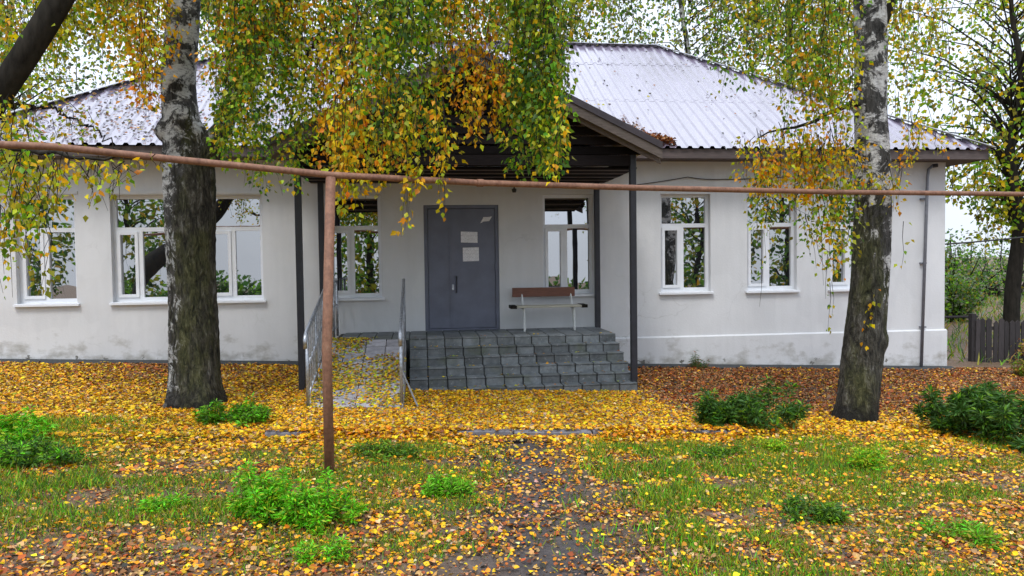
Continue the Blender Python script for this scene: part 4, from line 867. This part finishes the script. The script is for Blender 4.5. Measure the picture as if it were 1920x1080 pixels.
grass(960000, gdens, 'tufts of green grass growing up through the fallen leaves')
nm_ = 34000; mx_ = np.where(RNG.random(nm_) < .72, RNG.uniform(9.4, 34, nm_), RNG.uniform(-34, -8.6, nm_)); my_ = RNG.uniform(.4, 40, nm_)
tag(scatter('meadow_grass', np.stack([mx_, my_, gv(mx_, my_) - .01], 1), np.stack([RNG.normal(size=nm_) * .5, RNG.normal(size=nm_) * .5, np.ones(nm_)], 1), RNG.normal(size=(nm_, 3)), RNG.uniform(.12, .34, nm_), colours(nm_, dict(green=3, dgreen=3, olive=3, grey=2, tan=.5)), BLADE, M['grass']), 'tall rough grass in the plots at both ends of the building', 'grass', kind='stuff')
# leaves lying on the ramp, the steps, the roof and in the canopy valley
def on_surface(name, n, fn, pal, lab, size=(.045, .07), tilt=.3):
    P = fn(n); n = len(P); an = RNG.uniform(0, 6.28, n)
    D = np.stack([np.cos(an), np.sin(an), RNG.normal(size=n) * .15], 1); sl = P[:, 3:6] if P.shape[1] > 3 else np.tile((0, 0, 1.0), (n, 1))
    D = D - sl * np.sum(D * sl, 1, keepdims=True)
    tag(scatter(name, P[:, :3], D, norm(sl + RNG.normal(size=(n, 3)) * tilt), RNG.uniform(*size, n), colours(n, pal), TPL6, M['litter']), lab, 'leaves', kind='stuff')
def frp(n):
    x = RNG.uniform(RX0 + .02, RX1 - .02, n); y = RNG.uniform(RY0, RY1 + .3, n); k = fbm(x, y, 3, 41) * .9 + .25 * np.clip(-(y + 2.4), -1, 1) > RNG.random(n) * 1.1; x, y = x[k], y[k]
    z = np.where(y < RY1, LZ + (rz(RY0) - LZ) * (RY1 - y) / (RY1 - RY0), LZ) + .016; s_ = -math.tan(ang); nn_ = norm(np.stack([0 * x, 0 * x + s_, 0 * x + 1], 1)); return np.concatenate([np.stack([x, y, z], 1), nn_], 1)
on_surface('ramp_leaves', 6500, frp, dict(yellow=3, gold=1.5, ygreen=2, tan=2, brown=2, olive=2), 'loose yellow leaves lying on the paved ramp', (.028, .055))
def frs(n):
    i = RNG.integers(0, 6, n); x = RNG.uniform(SX0, SX1, n); y = -1.3 - TREAD * i + RNG.uniform(.02, TREAD - .03, n); return np.stack([x, y, LZ - RISE * i + .016], 1)
on_surface('step_leaves', 110, frs, dict(yellow=2, gold=2, brown=2, ygreen=1), 'few scattered leaves lying on the tiled steps', (.03, .055))
def frr(n):
    u = RNG.uniform(EX0 + .3, EX1 - .4, n); r_ = RNG.uniform(.05, RUN, n); k = (r_ < np.minimum(u - EX0, EX1 - u) - .1) & (RNG.random(n) < np.where(u < -2.3, .95, .05) * np.clip(.2 + fbm(u, r_, 1.2, 51), 0, 1)); u, r_ = u[k], r_[k]
    nn_ = norm(np.stack([0 * u, 0 * u - SL, 0 * u + 1], 1)); return np.concatenate([np.stack([u, EY0 + r_, EZ + SL * r_ + .045], 1), nn_], 1)
on_surface('roof_leaves', 13000, frr, dict(brown=3, soot=5, olive=.6, gold=.25), 'dark leaves speckling the roof sheets', (.04, .075), .25)
def frv(n):
    x = RNG.uniform(1.9, 3.7, n); zz = GZ - GS * np.abs(x - GX); yv = np.where(x < 2.78, np.maximum((zz - EZ) / SL + EY0, EY0), EY0)
    wd_ = .4 * np.exp(-((x - 3.05) / .42) ** 2) + .05; r_ = np.abs(RNG.normal(size=n)) * wd_; y = yv + .03 + r_
    z = EZ + SL * (y - EY0) + .04 + RNG.random(n) * .1 * np.exp(-(r_ / .2) ** 2); return np.stack([x, y, z], 1)
on_surface('valley_leaves', 1300, frv, dict(brown=4, rust=2, tan=1), 'brown leaf drift caught in the valley beside the canopy roof', (.05, .08), .5)
